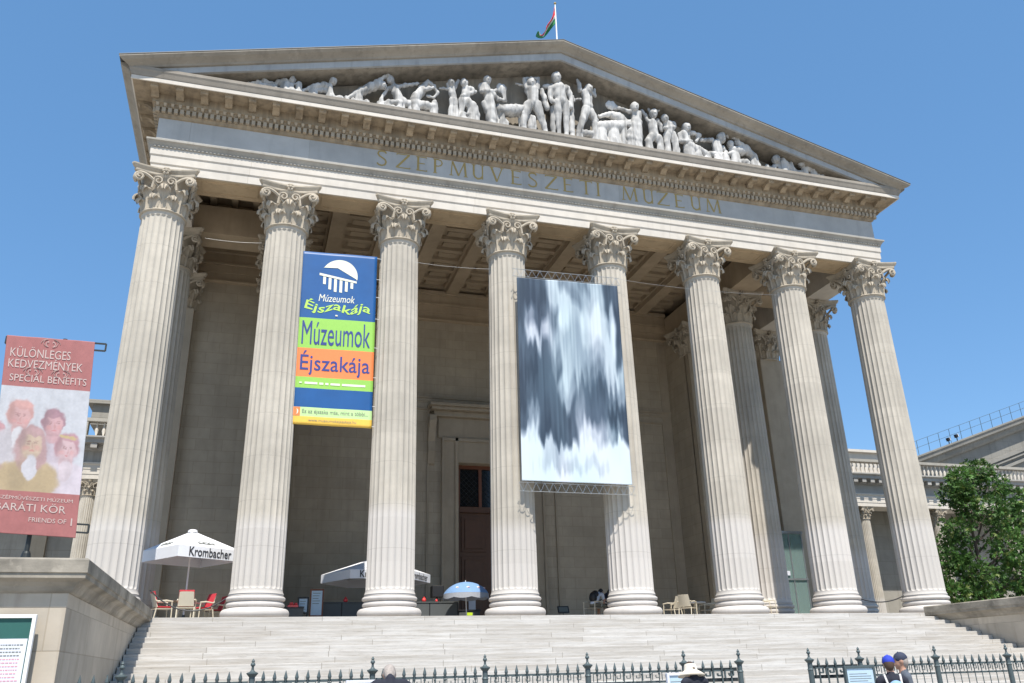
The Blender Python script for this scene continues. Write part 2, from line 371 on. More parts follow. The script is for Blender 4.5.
def text_geo(txt, extrude=0.0, spacing=1.0, shear=0.0, bold=0.0):
    cu = bpy.data.curves.new("t", 'FONT'); cu.body = txt; cu.size = 1; cu.space_character = spacing; cu.shear = shear; cu.offset = bold; cu.resolution_u = 3
    o = bpy.data.objects.new("t", cu); COL.objects.link(o)
    dg = bpy.context.evaluated_depsgraph_get(); me = bpy.data.meshes.new_from_object(o.evaluated_get(dg))
    V = [tuple(v.co)[:2] for v in me.vertices]; Fc = [tuple(p.vertices) for p in me.polygons]
    bpy.data.objects.remove(o); bpy.data.curves.remove(cu); bpy.data.meshes.remove(me)
    xs = [v[0] for v in V]; ys = [v[1] for v in V]
    return V, Fc, (min(xs), max(xs), min(ys), max(ys))
def put_text(mb, txt, u0, u1, v0, v1, fn, spacing=1.0, shear=0.0, bold=0.0):
    """fill the box u0..u1, v0..v1 with the words; fn maps (u, v) to a point"""
    V, Fc, (a, b, c, d) = text_geo(txt, 0, spacing, shear, bold)
    mb.add([fn(u0 + (x - a) / (b - a) * (u1 - u0), v0 + (y - c) / (d - c) * (v1 - v0)) for x, y in V], Fc, raw=True)

# ------------------------------------------------------------------ implicit bodies (one continuous surface)
def sdf_mesh(name, prims, mats, h, k=0.03):
    """prims: (kind, tag, data...) 'c' cone a,b,ra,rb; 'e' ellipsoid c,(rx,ry,rz),R or None"""
    lo = np.array([1e9] * 3); hi = -lo
    for p in prims:
        if p[0] == 'c':
            a, b, ra, rb = [np.asarray(q, float) for q in p[2:6]]
            lo = np.minimum(lo, np.minimum(a - ra, b - rb)); hi = np.maximum(hi, np.maximum(a + ra, b + rb))
        else:
            c = np.asarray(p[2], float); r = np.asarray(p[3], float); r = r if p[4] is None else np.full(3, r.max())
            lo = np.minimum(lo, c - r); hi = np.maximum(hi, c + r)
    lo -= 3 * h; hi += 3 * h
    n = np.ceil((hi - lo) / h).astype(int) + 1
    ax = [lo[i] + h * np.arange(n[i]) for i in range(3)]
    D = np.full(n, 1e3); T = np.zeros(n, np.int16); B = np.full(n, 1e3)
    for p in prims:
        if p[0] == 'c':
            a, b, ra, rb = [np.asarray(q, float) for q in p[2:6]]; l2 = np.minimum(a - ra, b - rb); h2 = np.maximum(a + ra, b + rb)
        else:
            a = np.asarray(p[2], float); r = np.asarray(p[3], float); q = r if p[4] is None else np.full(3, r.max()); l2 = a - q; h2 = a + q
        i0 = np.clip(np.floor((l2 - k - 3 * h - lo) / h).astype(int), 0, None); i1 = np.minimum(np.ceil((h2 + k + 3 * h - lo) / h).astype(int) + 1, n)
        sl = tuple(slice(i0[i], i1[i]) for i in range(3))
        X, Y, Z = np.meshgrid(*[ax[i][sl[i]] for i in range(3)], indexing='ij')
        P = np.stack([X, Y, Z], -1)
        if p[0] == 'c':
            ba = b - a; L = ba @ ba + 1e-9
            t = np.clip(((P - a) @ ba) / L, 0, 1)
            d = np.linalg.norm(P - a - t[..., None] * ba, axis=-1) - (ra + (rb - ra) * t)
        else:
            Q = P - a
            if p[4] is not None: Q = Q @ np.asarray(p[4])
            s = np.linalg.norm(Q / r, axis=-1); d = (s - 1) * np.linalg.norm(Q, axis=-1) / np.maximum(s, 1e-6)
        o = D[sl]; hh = np.clip(0.5 + 0.5 * (o - d) / k, 0, 1)
        D[sl] = o * (1 - hh) + d * hh - k * hh * (1 - hh)
        m = d < B[sl]; T[sl] = np.where(m, p[1], T[sl]); B[sl] = np.minimum(B[sl], d)
    ins = D < 0
    cn = n - 1
    S = np.zeros((*cn, 3)); C = np.zeros(cn)
    def sub(A, o): return A[o[0]:o[0] + cn[0], o[1]:o[1] + cn[1], o[2]:o[2] + cn[2]]
    for axis in range(3):
        others = [i for i in range(3) if i != axis]
        for u in (0, 1):
            for v in (0, 1):
                o = [0, 0, 0]; o[others[0]] = u; o[others[1]] = v; o2 = list(o); o2[axis] = 1
                a, b = sub(D, o), sub(D, o2); mk = (a < 0) != (b < 0)
                t = np.where(mk, a / np.where(mk, a - b, 1), 0)
                pos = np.zeros((*cn, 3)); pos[..., others[0]] = u; pos[..., others[1]] = v; pos[..., axis] = t
                S += pos * mk[..., None]; C += mk
    act = C > 0; idx = -np.ones(cn, int); idx[act] = np.arange(act.sum())
    ijk = np.argwhere(act); V = lo + h * (ijk + S[act] / C[act][:, None]); vt = sub(T, (0, 0, 0))[act]
    faces = []; ft = []
    for axis in range(3):
        o1, o2 = [(1, 2), (2, 0), (0, 1)][axis]
        A = np.moveaxis(ins, (axis, o1, o2), (0, 1, 2)); I = np.moveaxis(idx, (axis, o1, o2), (0, 1, 2)); TT = np.moveaxis(T, (axis, o1, o2), (0, 1, 2))
        ch = np.argwhere(A[:-1, 1:-1, 1:-1] != A[1:, 1:-1, 1:-1])
        if not len(ch): continue
        i, j, kk = ch[:, 0], ch[:, 1] + 1, ch[:, 2] + 1
        q = np.stack([I[i, j - 1, kk - 1], I[i, j, kk - 1], I[i, j, kk], I[i, j - 1, kk]], 1)
        flip = ~A[i, j, kk]; q[flip] = q[flip][:, ::-1]
        faces.append(q); ft.append(TT[i, j, kk])
    Fq = np.concatenate(faces); ft = np.concatenate(ft); ok = (Fq >= 0).all(1); Fq = Fq[ok]; ft = ft[ok]
    me = bpy.data.meshes.new(name); me.from_pydata(V.tolist(), [], Fq.tolist())
    for m in mats: me.materials.append(m)
    me.polygons.foreach_set('material_index', ft.astype(np.int32)); me.polygons.foreach_set('use_smooth', np.ones(len(Fq), bool)); me.update()
    return me

# ================================================================== SETTING: plaza
g = MB(); g.box(-400, 400, -300, 500, GZ - 0.5, GZ)
g.single("plaza_ground", m_plaza, None, None, kind='structure')

# ================================================================== MUSEUM
mus = thing("museum_building", "museum with a wide fluted column portico, pediment and gold lettered frieze", "museum", (0, 0, 0))
R0, R1 = 0.187 * U, 0.168 * U
ZB, ZS, ZA = 0.173 * U, 3.178 * U, 3.549 * U
def shaft_mesh():
    NF, K = 24, 8; N = NF * K; H = ZS - ZB
    e = R0 * PI / NF * 0.9
    zs = [0, 0.05, 0.12] + [0.14 + e * (1 - math.cos(a * PI / 12)) for a in range(0, 7)] + list(np.linspace(1.2, H - 1.2, 12)) + \
         [H - 0.16 - e * (1 - math.cos(a * PI / 12)) for a in range(6, -1, -1)] + [H - 0.14, H - 0.07, H]
    V = []; Fc = []
    for z in zs:
        t = z / H; r = R0 + (R1 - R0) * (t ** 1.35)
        if z < 0.12: r += 0.05 * (1 - z / 0.12) ** 2
        if z > H - 0.1: r += 0.03 * ((z - H + 0.1) / 0.1) ** 2
        w = PI * r / NF; hw = 0.86
        lo, hi = z - 0.14, H - 0.14 - z
        q = max(0.0, min(1.0, min(lo, hi) / (w * hw))); fac = math.sqrt(max(0, 1 - (1 - q) ** 2)) if min(lo, hi) > 0 else 0
        for j in range(N):
            a = ((j % K) / K * 2 - 1)
            d = 0.5 * w * math.sqrt(max(0.0, fac * fac - (a / hw) ** 2))
            th = 2 * PI * j / N
            V.append(((r - d) * math.cos(th), (r - d) * math.sin(th), z))
    for i in range(len(zs) - 1):
        for j in range(N):
            k = (j + 1) % N; Fc.append((i * N + j, i * N + k, (i + 1) * N + k, (i + 1) * N + j))
    me = bpy.data.meshes.new("column"); me.from_pydata(V, [], Fc); me.materials.append(m_shaft); me.update(); return me
ME_SHAFT = shaft_mesh()
def base_mesh():
    b = MB(); P = []
    def bulge(r, d, z0, z1, n=7):
        for i in range(n + 1):
            a = -PI / 2 + PI * i / n; P.append(((r + d * math.cos(a)) * U, ((z0 + z1) / 2 + (z1 - z0) / 2 * math.sin(a)) * U))
    P.append((0.222 * U, 0.0)); bulge(0.212, 0.032, 0.004, 0.072, 9)
    P.append((0.203 * U, 0.075 * U)); P.append((0.196 * U, 0.079 * U)); bulge(0.192, 0.016, 0.081, 0.116)
    P.append((0.193 * U, 0.119 * U)); P.append((0.190 * U, 0.123 * U)); bulge(0.193, 0.018, 0.125, 0.158)
    P.append((0.196 * U, 0.161 * U)); P.append((0.195 * U, 0.172 * U)); P.append((0.18 * U, 0.1735 * U))
    b.lathe(P, n=64); return b.mesh("base", m_base, True)
ME_BASE = base_mesh()
def capital_mesh():
    b = MB(); H = 0.371 * U; A = 0.261 * U; rb = 0.163 * U
    def bell(z): t = max(0, min(1, z / (0.86 * H))); return rb * (1 + 0.02 * t) + 0.055 * U * t ** 3.2
    b.lathe([(0.170 * U, -0.03), (0.182 * U, -0.02), (0.188 * U, 0.01), (0.182 * U, 0.045), (0.172 * U, 0.055)], n=48)
    b.lathe([(bell(H * i / 12), H * i / 12) for i in range(0, 11)], n=32)
    def leaf(th, h, w, curl, z0=0.05, lean=0.0, nu=8, nv=12):
        def cl(t):          # centre line r, z
            if t < 0.62:
                s = t / 0.62; z = z0 + h * 0.86 * s; return bell(z) + 0.045 + 0.05 * s * s + lean * s * s, z
            s = (t - 0.62) / 0.38; a = s * PI * 1.15
            zt = z0 + h * 0.86; rt = bell(zt) + 0.095 + lean
            return rt + curl * (1 - math.cos(a)) * 0.62, zt + curl * math.sin(a) * 0.9
        def fn(u, v):
            r, z = cl(v); x = (u - 0.5) * 2
            ww = w * (0.62 + 0.55 * math.sin(PI * min(v * 1.15, 1)) ** 0.8) * (1.0 if v < 0.7 else 1.0 - 0.55 * ((v - 0.7) / 0.3) ** 2)
            lob = 1.0 - 0.22 * abs(math.sin(v * PI * 4.5)) * abs(x) ** 1.5
            off = x * ww * lob
            rr = r - 0.055 * abs(x) ** 1.6 * (1 if v < .62 else .4) + 0.022 * math.cos(x * PI * 3) + 0.03 * (1 - abs(x)) ** 3
            return Vector((rr * math.cos(th) - off * math.sin(th), rr * math.sin(th) + off * math.cos(th), z - 0.05 * abs(x) ** 2 * (v > .5)))
        b.grid(fn, nu, nv)
        def fn2(u, v):
            q = fn(u, v); return q - Vector((math.cos(th), math.sin(th), 0)) * 0.05 * (1 if v < 0.62 else -0.2) - Vector((0, 0, 0.03))
        b.grid(fn2, nu, nv)
    for k in range(8): leaf(2 * PI * (k + 0.5) / 8, 0.30 * H, 0.235, 0.12)
    for k in range(8): leaf(2 * PI * k / 8, 0.54 * H, 0.235, 0.15, lean=0.03)
    # volutes and inner scrolls
    for q in range(4):
        for sgn in (-1, 1):
            rot = q * PI / 2; cr, sr = math.cos(rot), math.sin(rot)
            pts = []; rad = []
            for i in range(10):          # stem rises from the leaves and bends to the corner
                s = i / 9; x = 0.10 * A + (0.735 * A - 0.10 * A) * s ** 1.1
                z = (0.46 + 0.34 * math.sin(s * PI / 2) ** 0.9) * H; y = -(bell(z) + 0.03 + (0.84 * A - bell(z) - 0.03) * s ** 2.2)
                pts.append((x, y, z)); rad.append(0.045 + 0.02 * s)
            cx, cz = 0.735 * A, 0.70 * H; R_ = 0.10 * H
            for i in range(1, 23):
                a = PI / 2 - i / 22 * 3.3 * PI; rr = R_ * (1 - 0.78 * i / 22)
                xx = cx + rr * math.cos(a); pts.append((xx, -(0.84 * A) * (1 + 0.12 * (xx - cx) / A) - 0.004 * i, cz + rr * math.sin(a))); rad.append(0.062 - 0.03 * i / 22)
            P = [((sgn * x) * cr - y * sr, (sgn * x) * sr + y * cr, z) for x, y, z in pts]
            b.tube(P, rad, 6)
            pts = []; rad = []
            cx, cz, R_ = 0.19 * A, 0.67 * H, 0.055 * H
            for i in range(5): s = i / 4; pts.append((0.36 * A - 0.03 * A * s, -(bell(cz) + 0.06), (0.48 + 0.15 * s) * H)); rad.append(0.035)
            for i in range(1, 15):
                a = 0.1 + i / 14 * 2.6 * PI; rr = 0.15 * A * (1 - 0.8 * i / 14)
                pts.append((cx + rr * math.cos(a), -(bell(cz) + 0.07 + 0.003 * i), cz + rr * math.sin(a))); rad.append(0.034)
            P = [((sgn * x) * cr - y * sr, (sgn * x) * sr + y * cr, z) for x, y, z in pts]
            b.tube(P, rad, 5)
        # rosette on the abacus and stalk under it
        rot = q * PI / 2; cr, sr = math.cos(rot), math.sin(rot)
        def tr(x, y, z): return (x * cr - y * sr, x * sr + y * cr, z)
        for k in range(6):
            a = 2 * PI * k / 6; b.sphere(tr(0.085 * math.cos(a), -0.80 * A - 0.03, 0.925 * H + 0.10 * math.sin(a)), 0.062, 8)
        b.sphere(tr(0, -0.80 * A - 0.07, 0.925 * H), 0.06, 8)
        for sx in (-1, 0, 1): b.tube([tr(sx * 0.08, -0.70 * A, 0.70 * H), tr(sx * 0.05, -0.78 * A, 0.80 * H), tr(sx * 0.09, -0.82 * A, 0.88 * H)], [0.03, 0.05, 0.03], 6)
    # concave abacus
    def ring(sc_, z):
        pts = []
        for q in range(4):
            rot = q * PI / 2; cr, sr = math.cos(rot), math.sin(rot)
            for i in range(13):
                x = -0.93 + 1.86 * i / 12; y = -(1.0 - 0.20 * (1 - (x / 0.93) ** 2))
                x *= A * sc_; y *= A * sc_; pts.append((x * cr - y * sr, x * sr + y * cr, z))
        return pts
    b.loft([ring(0.88, 0.815 * H), ring(0.92, 0.84 * H), ring(0.92, 0.90 * H), ring(0.955, 0.915 * H), ring(0.985, 0.955 * H), ring(1.0, 0.965 * H), ring(1.0, H), ring(0.9, H + 0.002)])
    return b.mesh("capital", m_cap, False)
ME_CAP = capital_mesh()
def smooth_by_angle(me):
    me.polygons.foreach_set('use_smooth', [True] * len(me.polygons))
    try: me.set_sharp_from_angle(angle=math.radians(38))
    except Exception: pass
smooth_by_angle(ME_CAP); smooth_by_angle(ME_BASE); smooth_by_angle(ME_SHAFT)
def column(x, y, parent, scale=1.0, z=0.0, mats=None, rz=0.0):
    o = bpy.data.objects.new("column", ME_SHAFT); COL.objects.link(o); o.parent = parent
    w = W(x, y, 0); s = scale
    o.location = w + Vector((0, 0, z + ZB * s)) - world_loc(parent); o.scale = (s, s, s); o.rotation_euler.z = rz
    b = bpy.data.objects.new("base", ME_BASE); COL.objects.link(b); b.parent = o; b.location = (0, 0, -ZB)
    c = bpy.data.objects.new("capital", ME_CAP); COL.objects.link(c); c.parent = o; c.location = (0, 0, ZS - ZB)
    return o
for x in (1.0, 1.995, 2.98, 3.985, 5.005, 6.015, 7.01, 7.98): column(x, 0, mus)
for x in (1, 2, 7, 8): column(x, 1, mus)
# pilasters
for x in (1, 2, 7, 8):
    b = MB(True); b.box(x - 0.165, x + 0.165, 1.835, 1.95, 0.15, 3.178); b.box(x - 0.2, x + 0.2, 1.80, 1.95, 0, 0.09); b.box(x - 0.185, x + 0.185, 1.815, 1.95, 0.09, 0.15)
    o = b.part("pilaster", m_trim, mus, bevel=0.02)
    c = bpy.data.objects.new("capital", ME_CAP); COL.objects.link(c); c.parent = o; c.location = W(x, 1.99, 3.178) - world_loc(mus)

def rect(o, z, yb=6.0): return [(1 - o, -o, z), (8 + o, -o, z), (8 + o, yb, z), (1 - o, yb, z)]
b = MB(True)
b.loft([rect(-0.15, 3.848, 5.9), rect(-0.15, 3.549, 5.9), rect(0.138, 3.549), rect(0.138, 3.622), rect(0.143, 3.626), rect(0.147, 3.632), rect(0.147, 3.70), rect(0.152, 3.704), rect(0.156, 3.71), rect(0.156, 3.774), rect(0.12, 3.7745)], cap=False)
b.part("architrave", m_arch, mus)
b = MB(True)
b.loft([rect(0.12, 3.775), rect(0.160, 3.775), rect(0.164, 3.79), rect(0.182, 3.818), rect(0.194, 3.826), rect(0.194, 3.842), rect(0.13, 3.852)], cap=False)
for i in range(230):
    x = 0.86 + 7.28 * (i + .5) / 230; b.box(x - .008, x + .008, -.170, -.160, 3.779, 3.792)
b.part("architrave_crown", m_crown, mus)
for i in range(1, 8):
    b = MB(True); b.box(i + .2, i + .8, -.132, .145, 3.541, 3.5485); b.box(i + .27, i + .73, -.09, -.075, 3.535, 3.5405); b.box(i + .27, i + .73, .075, .09, 3.535, 3.5405); b.box(i + .27, i + .285, -.0745, .0745, 3.535, 3.5405); b.box(i + .715, i + .73, -.0745, .0745, 3.535, 3.5405)
    b.part("soffit_panel", m_soff, mus)
b = MB(True); b.loft([rect(0.13, 3.8525), rect(0.13, 4.085)], cap=False); b.part("frieze", m_frieze, mus)
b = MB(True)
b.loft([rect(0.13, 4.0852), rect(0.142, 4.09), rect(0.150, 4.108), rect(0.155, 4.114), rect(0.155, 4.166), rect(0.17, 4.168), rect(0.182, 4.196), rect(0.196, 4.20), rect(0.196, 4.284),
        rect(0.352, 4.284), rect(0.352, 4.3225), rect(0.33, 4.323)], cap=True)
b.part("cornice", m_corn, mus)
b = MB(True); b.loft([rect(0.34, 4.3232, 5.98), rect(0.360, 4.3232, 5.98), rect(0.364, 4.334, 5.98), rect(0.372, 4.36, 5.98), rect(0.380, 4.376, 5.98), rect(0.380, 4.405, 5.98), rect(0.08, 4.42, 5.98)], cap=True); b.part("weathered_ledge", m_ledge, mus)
b = MB(True)                                               # bright edge of the corona
b.loft([rect(0.345, 4.2835, 5.99), rect(0.356, 4.2835, 5.99), rect(0.356, 4.3205, 5.99), rect(0.345, 4.3205, 5.99)], cap=False); b.part("corona_fascia", m_arch, mus)
b = MB(True); n = 150
for i in range(n):
    x = 1 - 0.17 + (7 + 0.34) * (i + 0.5) / n; b.box(x - 0.0150, x + 0.0150, -0.184, -0.154, 4.121, 4.163)
for s in (1 - 0.17, 8 + 0.17):
    for i in range(60):
        y = -0.17 + 0.05 * (i + 0.5); b.box(s - 0.0148, s + 0.0148, y - 0.015, y + 0.015, 4.121, 4.163)
b.part("dentil_course", m_trim, mus)
b = MB(True); n = 122                                       # egg course
for i in range(n):
    x = 1 - 0.18 + 7.36 * (i + 0.5) / n; b.add([(x - .017, -.168, 4.198), (x + .017, -.168, 4.198), (x + .013, -.202, 4.198), (x - .013, -.202, 4.198), (x - .010, -.160, 4.168), (x + .010, -.160, 4.168), (x + .009, -.192, 4.174), (x - .009, -.192, 4.174)],
          [(0, 3, 2, 1), (4, 5, 6, 7), (0, 1, 5, 4), (1, 2, 6, 5), (2, 3, 7, 6), (3, 0, 4, 7)])
b.part("egg_course", m_trim, mus)
def modillion_mesh():
    b = MB(); pr = [(0.0, -0.205), (0.0, 0.0), (-0.56, 0.0), (-0.56, -0.05), (-0.545, -0.10), (-0.50, -0.125), (-0.44, -0.10), (-0.36, -0.085), (-0.22, -0.12), (-0.12, -0.19), (-0.06, -0.215)]
    for w, k in ((0.125, 0), (0.15, 1)):
        if k == 0: P = pr
        else: P = [(0, -0.04), (0, 0.0), (-0.59, 0.0), (-0.59, -0.04)]
        n_ = len(P); b.add([(-w, y, z) for y, z in P] + [(w, y, z) for y, z in P], [tuple(range(n_)), tuple(range(2 * n_ - 1, n_ - 1, -1))] + [(i, i + n_, (i + 1) % n_ + n_, (i + 1) % n_) for i in range(n_)])
    b.tube([(-0.13, -0.50, -0.06), (0.13, -0.50, -0.06)], 0.062, 8); b.tube([(-0.13, -0.08, -0.145), (0.13, -0.08, -0.145)], 0.072, 8)
    return b.mesh("modillion", m_corn)
ME_MOD = modillion_mesh()
def modillion(x, y, rz):
    o = bpy.data.objects.new("modillion", ME_MOD); COL.objects.link(o); o.parent = mus; o.location = W(x, y, 4.2825); o.rotation_euler.z = rz
for i in range(38): modillion(0.826 + 0.19848 * i, -0.197, 0)
for i in range(14):
    modillion(0.803, -0.02 + 0.198 * i, -PI / 2); modillion(8.197, -0.02 + 0.198 * i, PI / 2)

# pediment
SL = (5.48 - 4.427) / 3.95
def L(x): return 4.427 + SL * (min(x, 9 - x) - 0.55)
b = MB(True)
b.prism([(0.72, 4.36), (0.83, 4.36), (4.5, 5.315), (8.17, 4.36), (8.28, 4.36), (8.34, L(0.66) - 0.0855), (4.5, 5.3945), (0.66, L(0.66) - 0.0855)], -0.354, -0.33)
b.mi = 1; b.prism([(0.9, 4.37), (4.5, 5.316), (8.1, 4.37), (8.1, L(0.9) - 0.0865), (4.5, 5.3935), (0.9, L(0.9) - 0.0865)], -0.3295, -0.0852)
b.part("raking_cornice", [m_rband, m_tymp], mus)
prof = [(-0.350, -0.085), (-0.372, -0.082), (-0.380, -0.066), (-0.402, -0.050), (-0.432, -0.034), (-0.448, -0.018), (-0.452, -0.014), (-0.452, 0.0), (-0.085, 0.0), (-0.085, -0.085)]
b = MB(True)
b.loft([[(1 + y, y, L(1 + y) + dz) for y, dz in prof], [(4.5, y, L(4.5) + dz) for y, dz in prof], [(8 - y, y, L(8 - y) + dz) for y, dz in prof]])
for sx in (1, -1):
    pr = [(0.648, 4.3385), (0.628, 4.341), (0.62, 4.356), (0.598, 4.373), (0.568, 4.39), (0.552, 4.405), (0.548, 4.41), (0.548, 4.424), (0.66, 4.424), (0.66, 4.3385)]
    b.loft([[((x if sx > 0 else 9 - x), y, z) for x, z in pr] for y in (-0.36, 6.0)])
b.part("crown_moulding", m_rake, mus)
b = MB(True); b.prism([(0.56, 4.42), (8.44, 4.42), (4.5, 5.474)], -0.084, 6.0); b.part("roof", m_roof, mus)
b = MB(True)
b.loft([[(x, y, L(x) + dz) for y, dz in [(-0.456, 0.001), (-0.456, 0.007), (-0.086, 0.007), (-0.086, 0.001)]] for x in (0.545, 4.5, 8.455)]); b.part("roof_flashing", m_roof, mus)
b = MB(True); b.prism([(0.9, 4.34), (8.1, 4.34), (4.5, 5.325)], -0.10, -0.09); b.part("tympanum", m_tymp, mus)

# lettering on the frieze
GL = {  # strokes: (points, width); glyph in a box of height 1
 'S': (0.55, [([(0.50, .86), (.42, .97), (.27, 1.0), (.11, .94), (.06, .78), (.14, .64), (.30, .53), (.44, .42), (.50, .26), (.44, .08), (.28, 0), (.12, .03), (.02, .15)], .095)]),
 'Z': (0.78, [([(.06, .97), (.76, .97)], .06), ([(.72, .97), (.06, .03)], .115), ([(.02, .03), (.78, .03)], .06), ([(.06, .99), (.06, .88)], .045), ([(.77, 0), (.77, .12)], .045)]),
 'E': (0.58, [([(.10, 0), (.10, 1)], .115), ([(.0, .97), (.55, .97)], .06), ([(.1, .52), (.46, .52)], .055), ([(.0, .03), (.58, .03)], .06), ([(.54, 1), (.54, .88)], .04), ([(.57, 0), (.57, .12)], .04)]),
 'P': (0.52, [([(.10, 0), (.10, 1)], .115), ([(.0, .02), (.22, .02)], .045), ([(.0, .97), (.28, .97), (.43, .90), (.49, .74), (.43, .58), (.28, .50), (.14, .50)], .07)]),
 'M': (1.02, [([(.10, 0), (.17, 1)], .06), ([(.17, 1), (.51, .05)], .105), ([(.51, .02), (.84, 1)], .06), ([(.84, 1), (.92, 0)], .115), ([(.0, .02), (.22, .02)], .045), ([(.80, .02), (1.02, .02)], .045)]),
 'U': (0.72, [([(.12, 1), (.12, .30), (.18, .12), (.34, .01), (.50, .06), (.60, .20)], .105), ([(.61, 1), (.61, .0)], .07), ([(.0, .98), (.24, .98)], .045), ([(.50, .98), (.72, .98)], .045)]),
 'V': (0.82, [([(.10, 1), (.41, .0)], .115), ([(.41, .0), (.72, 1)], .06), ([(.0, .98), (.24, .98)], .045), ([(.60, .98), (.82, .98)], .045)]),
 'T': (0.76, [([(.38, 0), (.38, 1)], .115), ([(.02, .97), (.74, .97)], .06), ([(.02, 1), (.02, .86)], .04), ([(.74, 1), (.74, .86)], .04), ([(.26, .02), (.50, .02)], .045)]),
 'I': (0.24, [([(.12, 0), (.12, 1)], .115), ([(.0, .02), (.24, .02)], .045), ([(.0, .98), (.24, .98)], .045)]),
}
def glyph(mb, ch, xc, z0, h, y):
    w, strokes = GL[ch]
    for n_, (pts, wd) in enumerate(strokes):
        for e in range(len(pts)):
            pass
        q = [Vector((x * h * 1.12, 0, z * h)) for x, z in pts]; rows = []
        for i in range(len(q)):
            d = (q[min(i + 1, len(q) - 1)] - q[max(i - 1, 0)]).normalized(); nn = Vector((-d.z, 0, d.x)) * wd * h * .56
            rows.append((q[i] + nn, q[i] - nn))
        o = Vector((xc - w * h * .56, y - 0.0006 * n_ - 0.004, z0))
        vs = []; fs = []
        for a, c in rows: vs += [a + o, c + o]
        for i in range(len(rows) - 1): fs.append((2 * i, 2 * i + 1, 2 * i + 3, 2 * i + 2))
        mb.add(vs, fs, raw=True)
b = MB()
for ch, px in list(zip("SZEPMUVESZETI", [382, 403, 421.7, 438, 458.5, 478, 496.7, 516, 532.6, 551, 567.8, 586, 598])) + list(zip("MUZEUM", [629.5, 648, 662.5, 679, 695.5, 713])):
    p = at(px, 156 + (px - 376) * 0.1445, -0.13)
    glyph(b, ch, p.x, 3.925 * U, 0.155 * U, -0.13 * U)
b.part("inscription", m_gold, mus)

# ---- portico interior
b = MB(True); b.box(0.62, 8.38, -0.29, 4.0, -0.78, -0.001); b.part("portico_floor", m_floor, mus)
b = MB(True)
YB = 2.43; DX0, DX1, DZ = 4.09, 4.91, 1.82
b.box(0.855, 2.165, 1.93, 6, 0, 3.548); b.box(6.835, 8.145, 1.93, 6, 0, 3.548)
b.box(2.165, DX0, YB, 3, 0, 3.548); b.box(DX1, 6.835, YB, 3, 0, 3.548); b.box(DX0, DX1, YB, 3, DZ, 3.548)
b.box(2.165, 6.835, 3, 6, 0, 3.548)
b.part("wall", m_wall, mus)
b = MB(True)                                               # inner architrave and cornice of the room
for x0, x1, y in ((2.15, 6.85, 2.40), (1.15, 1.85, 1.90), (7.15, 7.85, 1.90)):
    b.box(x0, x1, y, y + 0.1, 3.552, 3.64); b.box(x0, x1, y - 0.01, y + 0.1, 3.64, 3.73); b.box(x0, x1, y - 0.03, y + 0.1, 3.73, 3.76); b.box(x0, x1, y - 0.015, y + 0.1, 3.76, 3.86); b.box(x0, x1, y - 0.055, y + 0.1, 3.86, 3.905)
    b.box(x0 - 0.0, x1, y - 0.03, y + 0.1, 3.53, 3.5515)
for xx in (2.0, 7.0):
    b.box(xx - 0.15, xx + 0.15, -0.12, 2.43, 3.551, 3.846)
for xx in (1.15, 7.15): b.box(xx, xx + 0.70, 0.85, 1.15, 3.551, 3.85)
b.part("inner_architrave", m_ceil, mus, bevel=0.01)
b = MB(True)
b.box(0.9, 8.1, -0.1, 2.5, 3.985, 4.06)
for k in range(9):
    x = 2.5 + 0.5 * k; b.box(x - 0.072, x + 0.072, -0.11, 2.43, 3.872, 3.984); b.box(x - 0.10, x + 0.10, -0.108, 2.43, 3.935, 3.983)
for k in range(10):
    for x0 in [2.15] + [2.5 + 0.5 * i for i in range(9)]:
        xa = x0 + (0.10 if x0 > 2.2 else 0.0); xb = min(x0 + (0.40 if x0 > 2.2 else .25), 6.85)
        y = 0.17 + 0.245 * k; b.box(xa, xb, y - 0.035, y + 0.035, 3.94, 3.982)
        if k < 9:
            b.box(xa + .055, xb - .055, y + 0.075, y + 0.17, 3.955, 3.981)
for x0 in (1.15, 7.15):
    for k in range(5): b.box(x0, x0 + 0.7, 0.2 + 0.42 * k, 0.28 + 0.42 * k, 3.90, 3.982)
    for k in range(3): b.box(x0 + 0.12 + 0.2 * k, x0 + 0.18 + 0.2 * k, 0.1, 1.93, 3.93, 3.981)
b.part("coffered_ceiling", m_ceil, mus)
b = MB(True)                                               # string course, panel frames
b.box(2.165, 6.835, YB - 0.025, YB, 2.565, 2.59); b.box(2.165, 6.835, YB - 0.012, YB, 2.53, 2.564)
for s in (0, 1):
    f = (lambda x: x) if s == 0 else (lambda x: 9 - x)
    def bx(xa, xb, *r): a, c = sorted((f(xa), f(xb))); b.box(a, c, *r)
    bx(5.24, 5.262, YB - 0.02, YB, 0.15, 2.45); bx(6.70, 6.722, YB - 0.02, YB, 0.15, 2.45); bx(5.262, 6.70, YB - 0.019, YB, 2.428, 2.45)
    bx(6.722, 6.834, YB - 0.008, YB, 0.13, 3.5)
b.box(2.165, DX0 - .22, YB - 0.02, YB, 0, 0.12); b.box(DX1 + .22, 6.835, YB - 0.02, YB, 0, 0.12)
b.part("wall_moulding", m_trim, mus)
b = MB(True)                                               # stone door surround
b.box(3.90, DX0, YB - 0.04, YB, 0, 2.085); b.box(DX1, 5.10, YB - 0.04, YB, 0, 2.085); b.box(DX0, DX1, YB - 0.04, YB, DZ, 2.085)
for xa, xb in ((3.90, 3.925), (4.05, 4.0895), (4.9105, 4.95), (5.075, 5.10)): b.box(xa, xb, YB - 0.06, YB - 0.039, 0, 2.10)
b.box(3.925, 5.075, YB - 0.06, YB - 0.0395, 2.06, 2.10); b.box(3.86, 5.14, YB - 0.03, YB, 2.10, 2.34)
b.box(3.76, 5.24, YB - 0.16, YB, 2.40, 2.435); b.box(3.73, 5.27, YB - 0.20, YB, 2.435, 2.47); b.box(3.80, 5.20, YB - 0.09, YB, 2.34, 2.40)
door = b.part("door_surround", m_trim, mus, bevel=0.015)
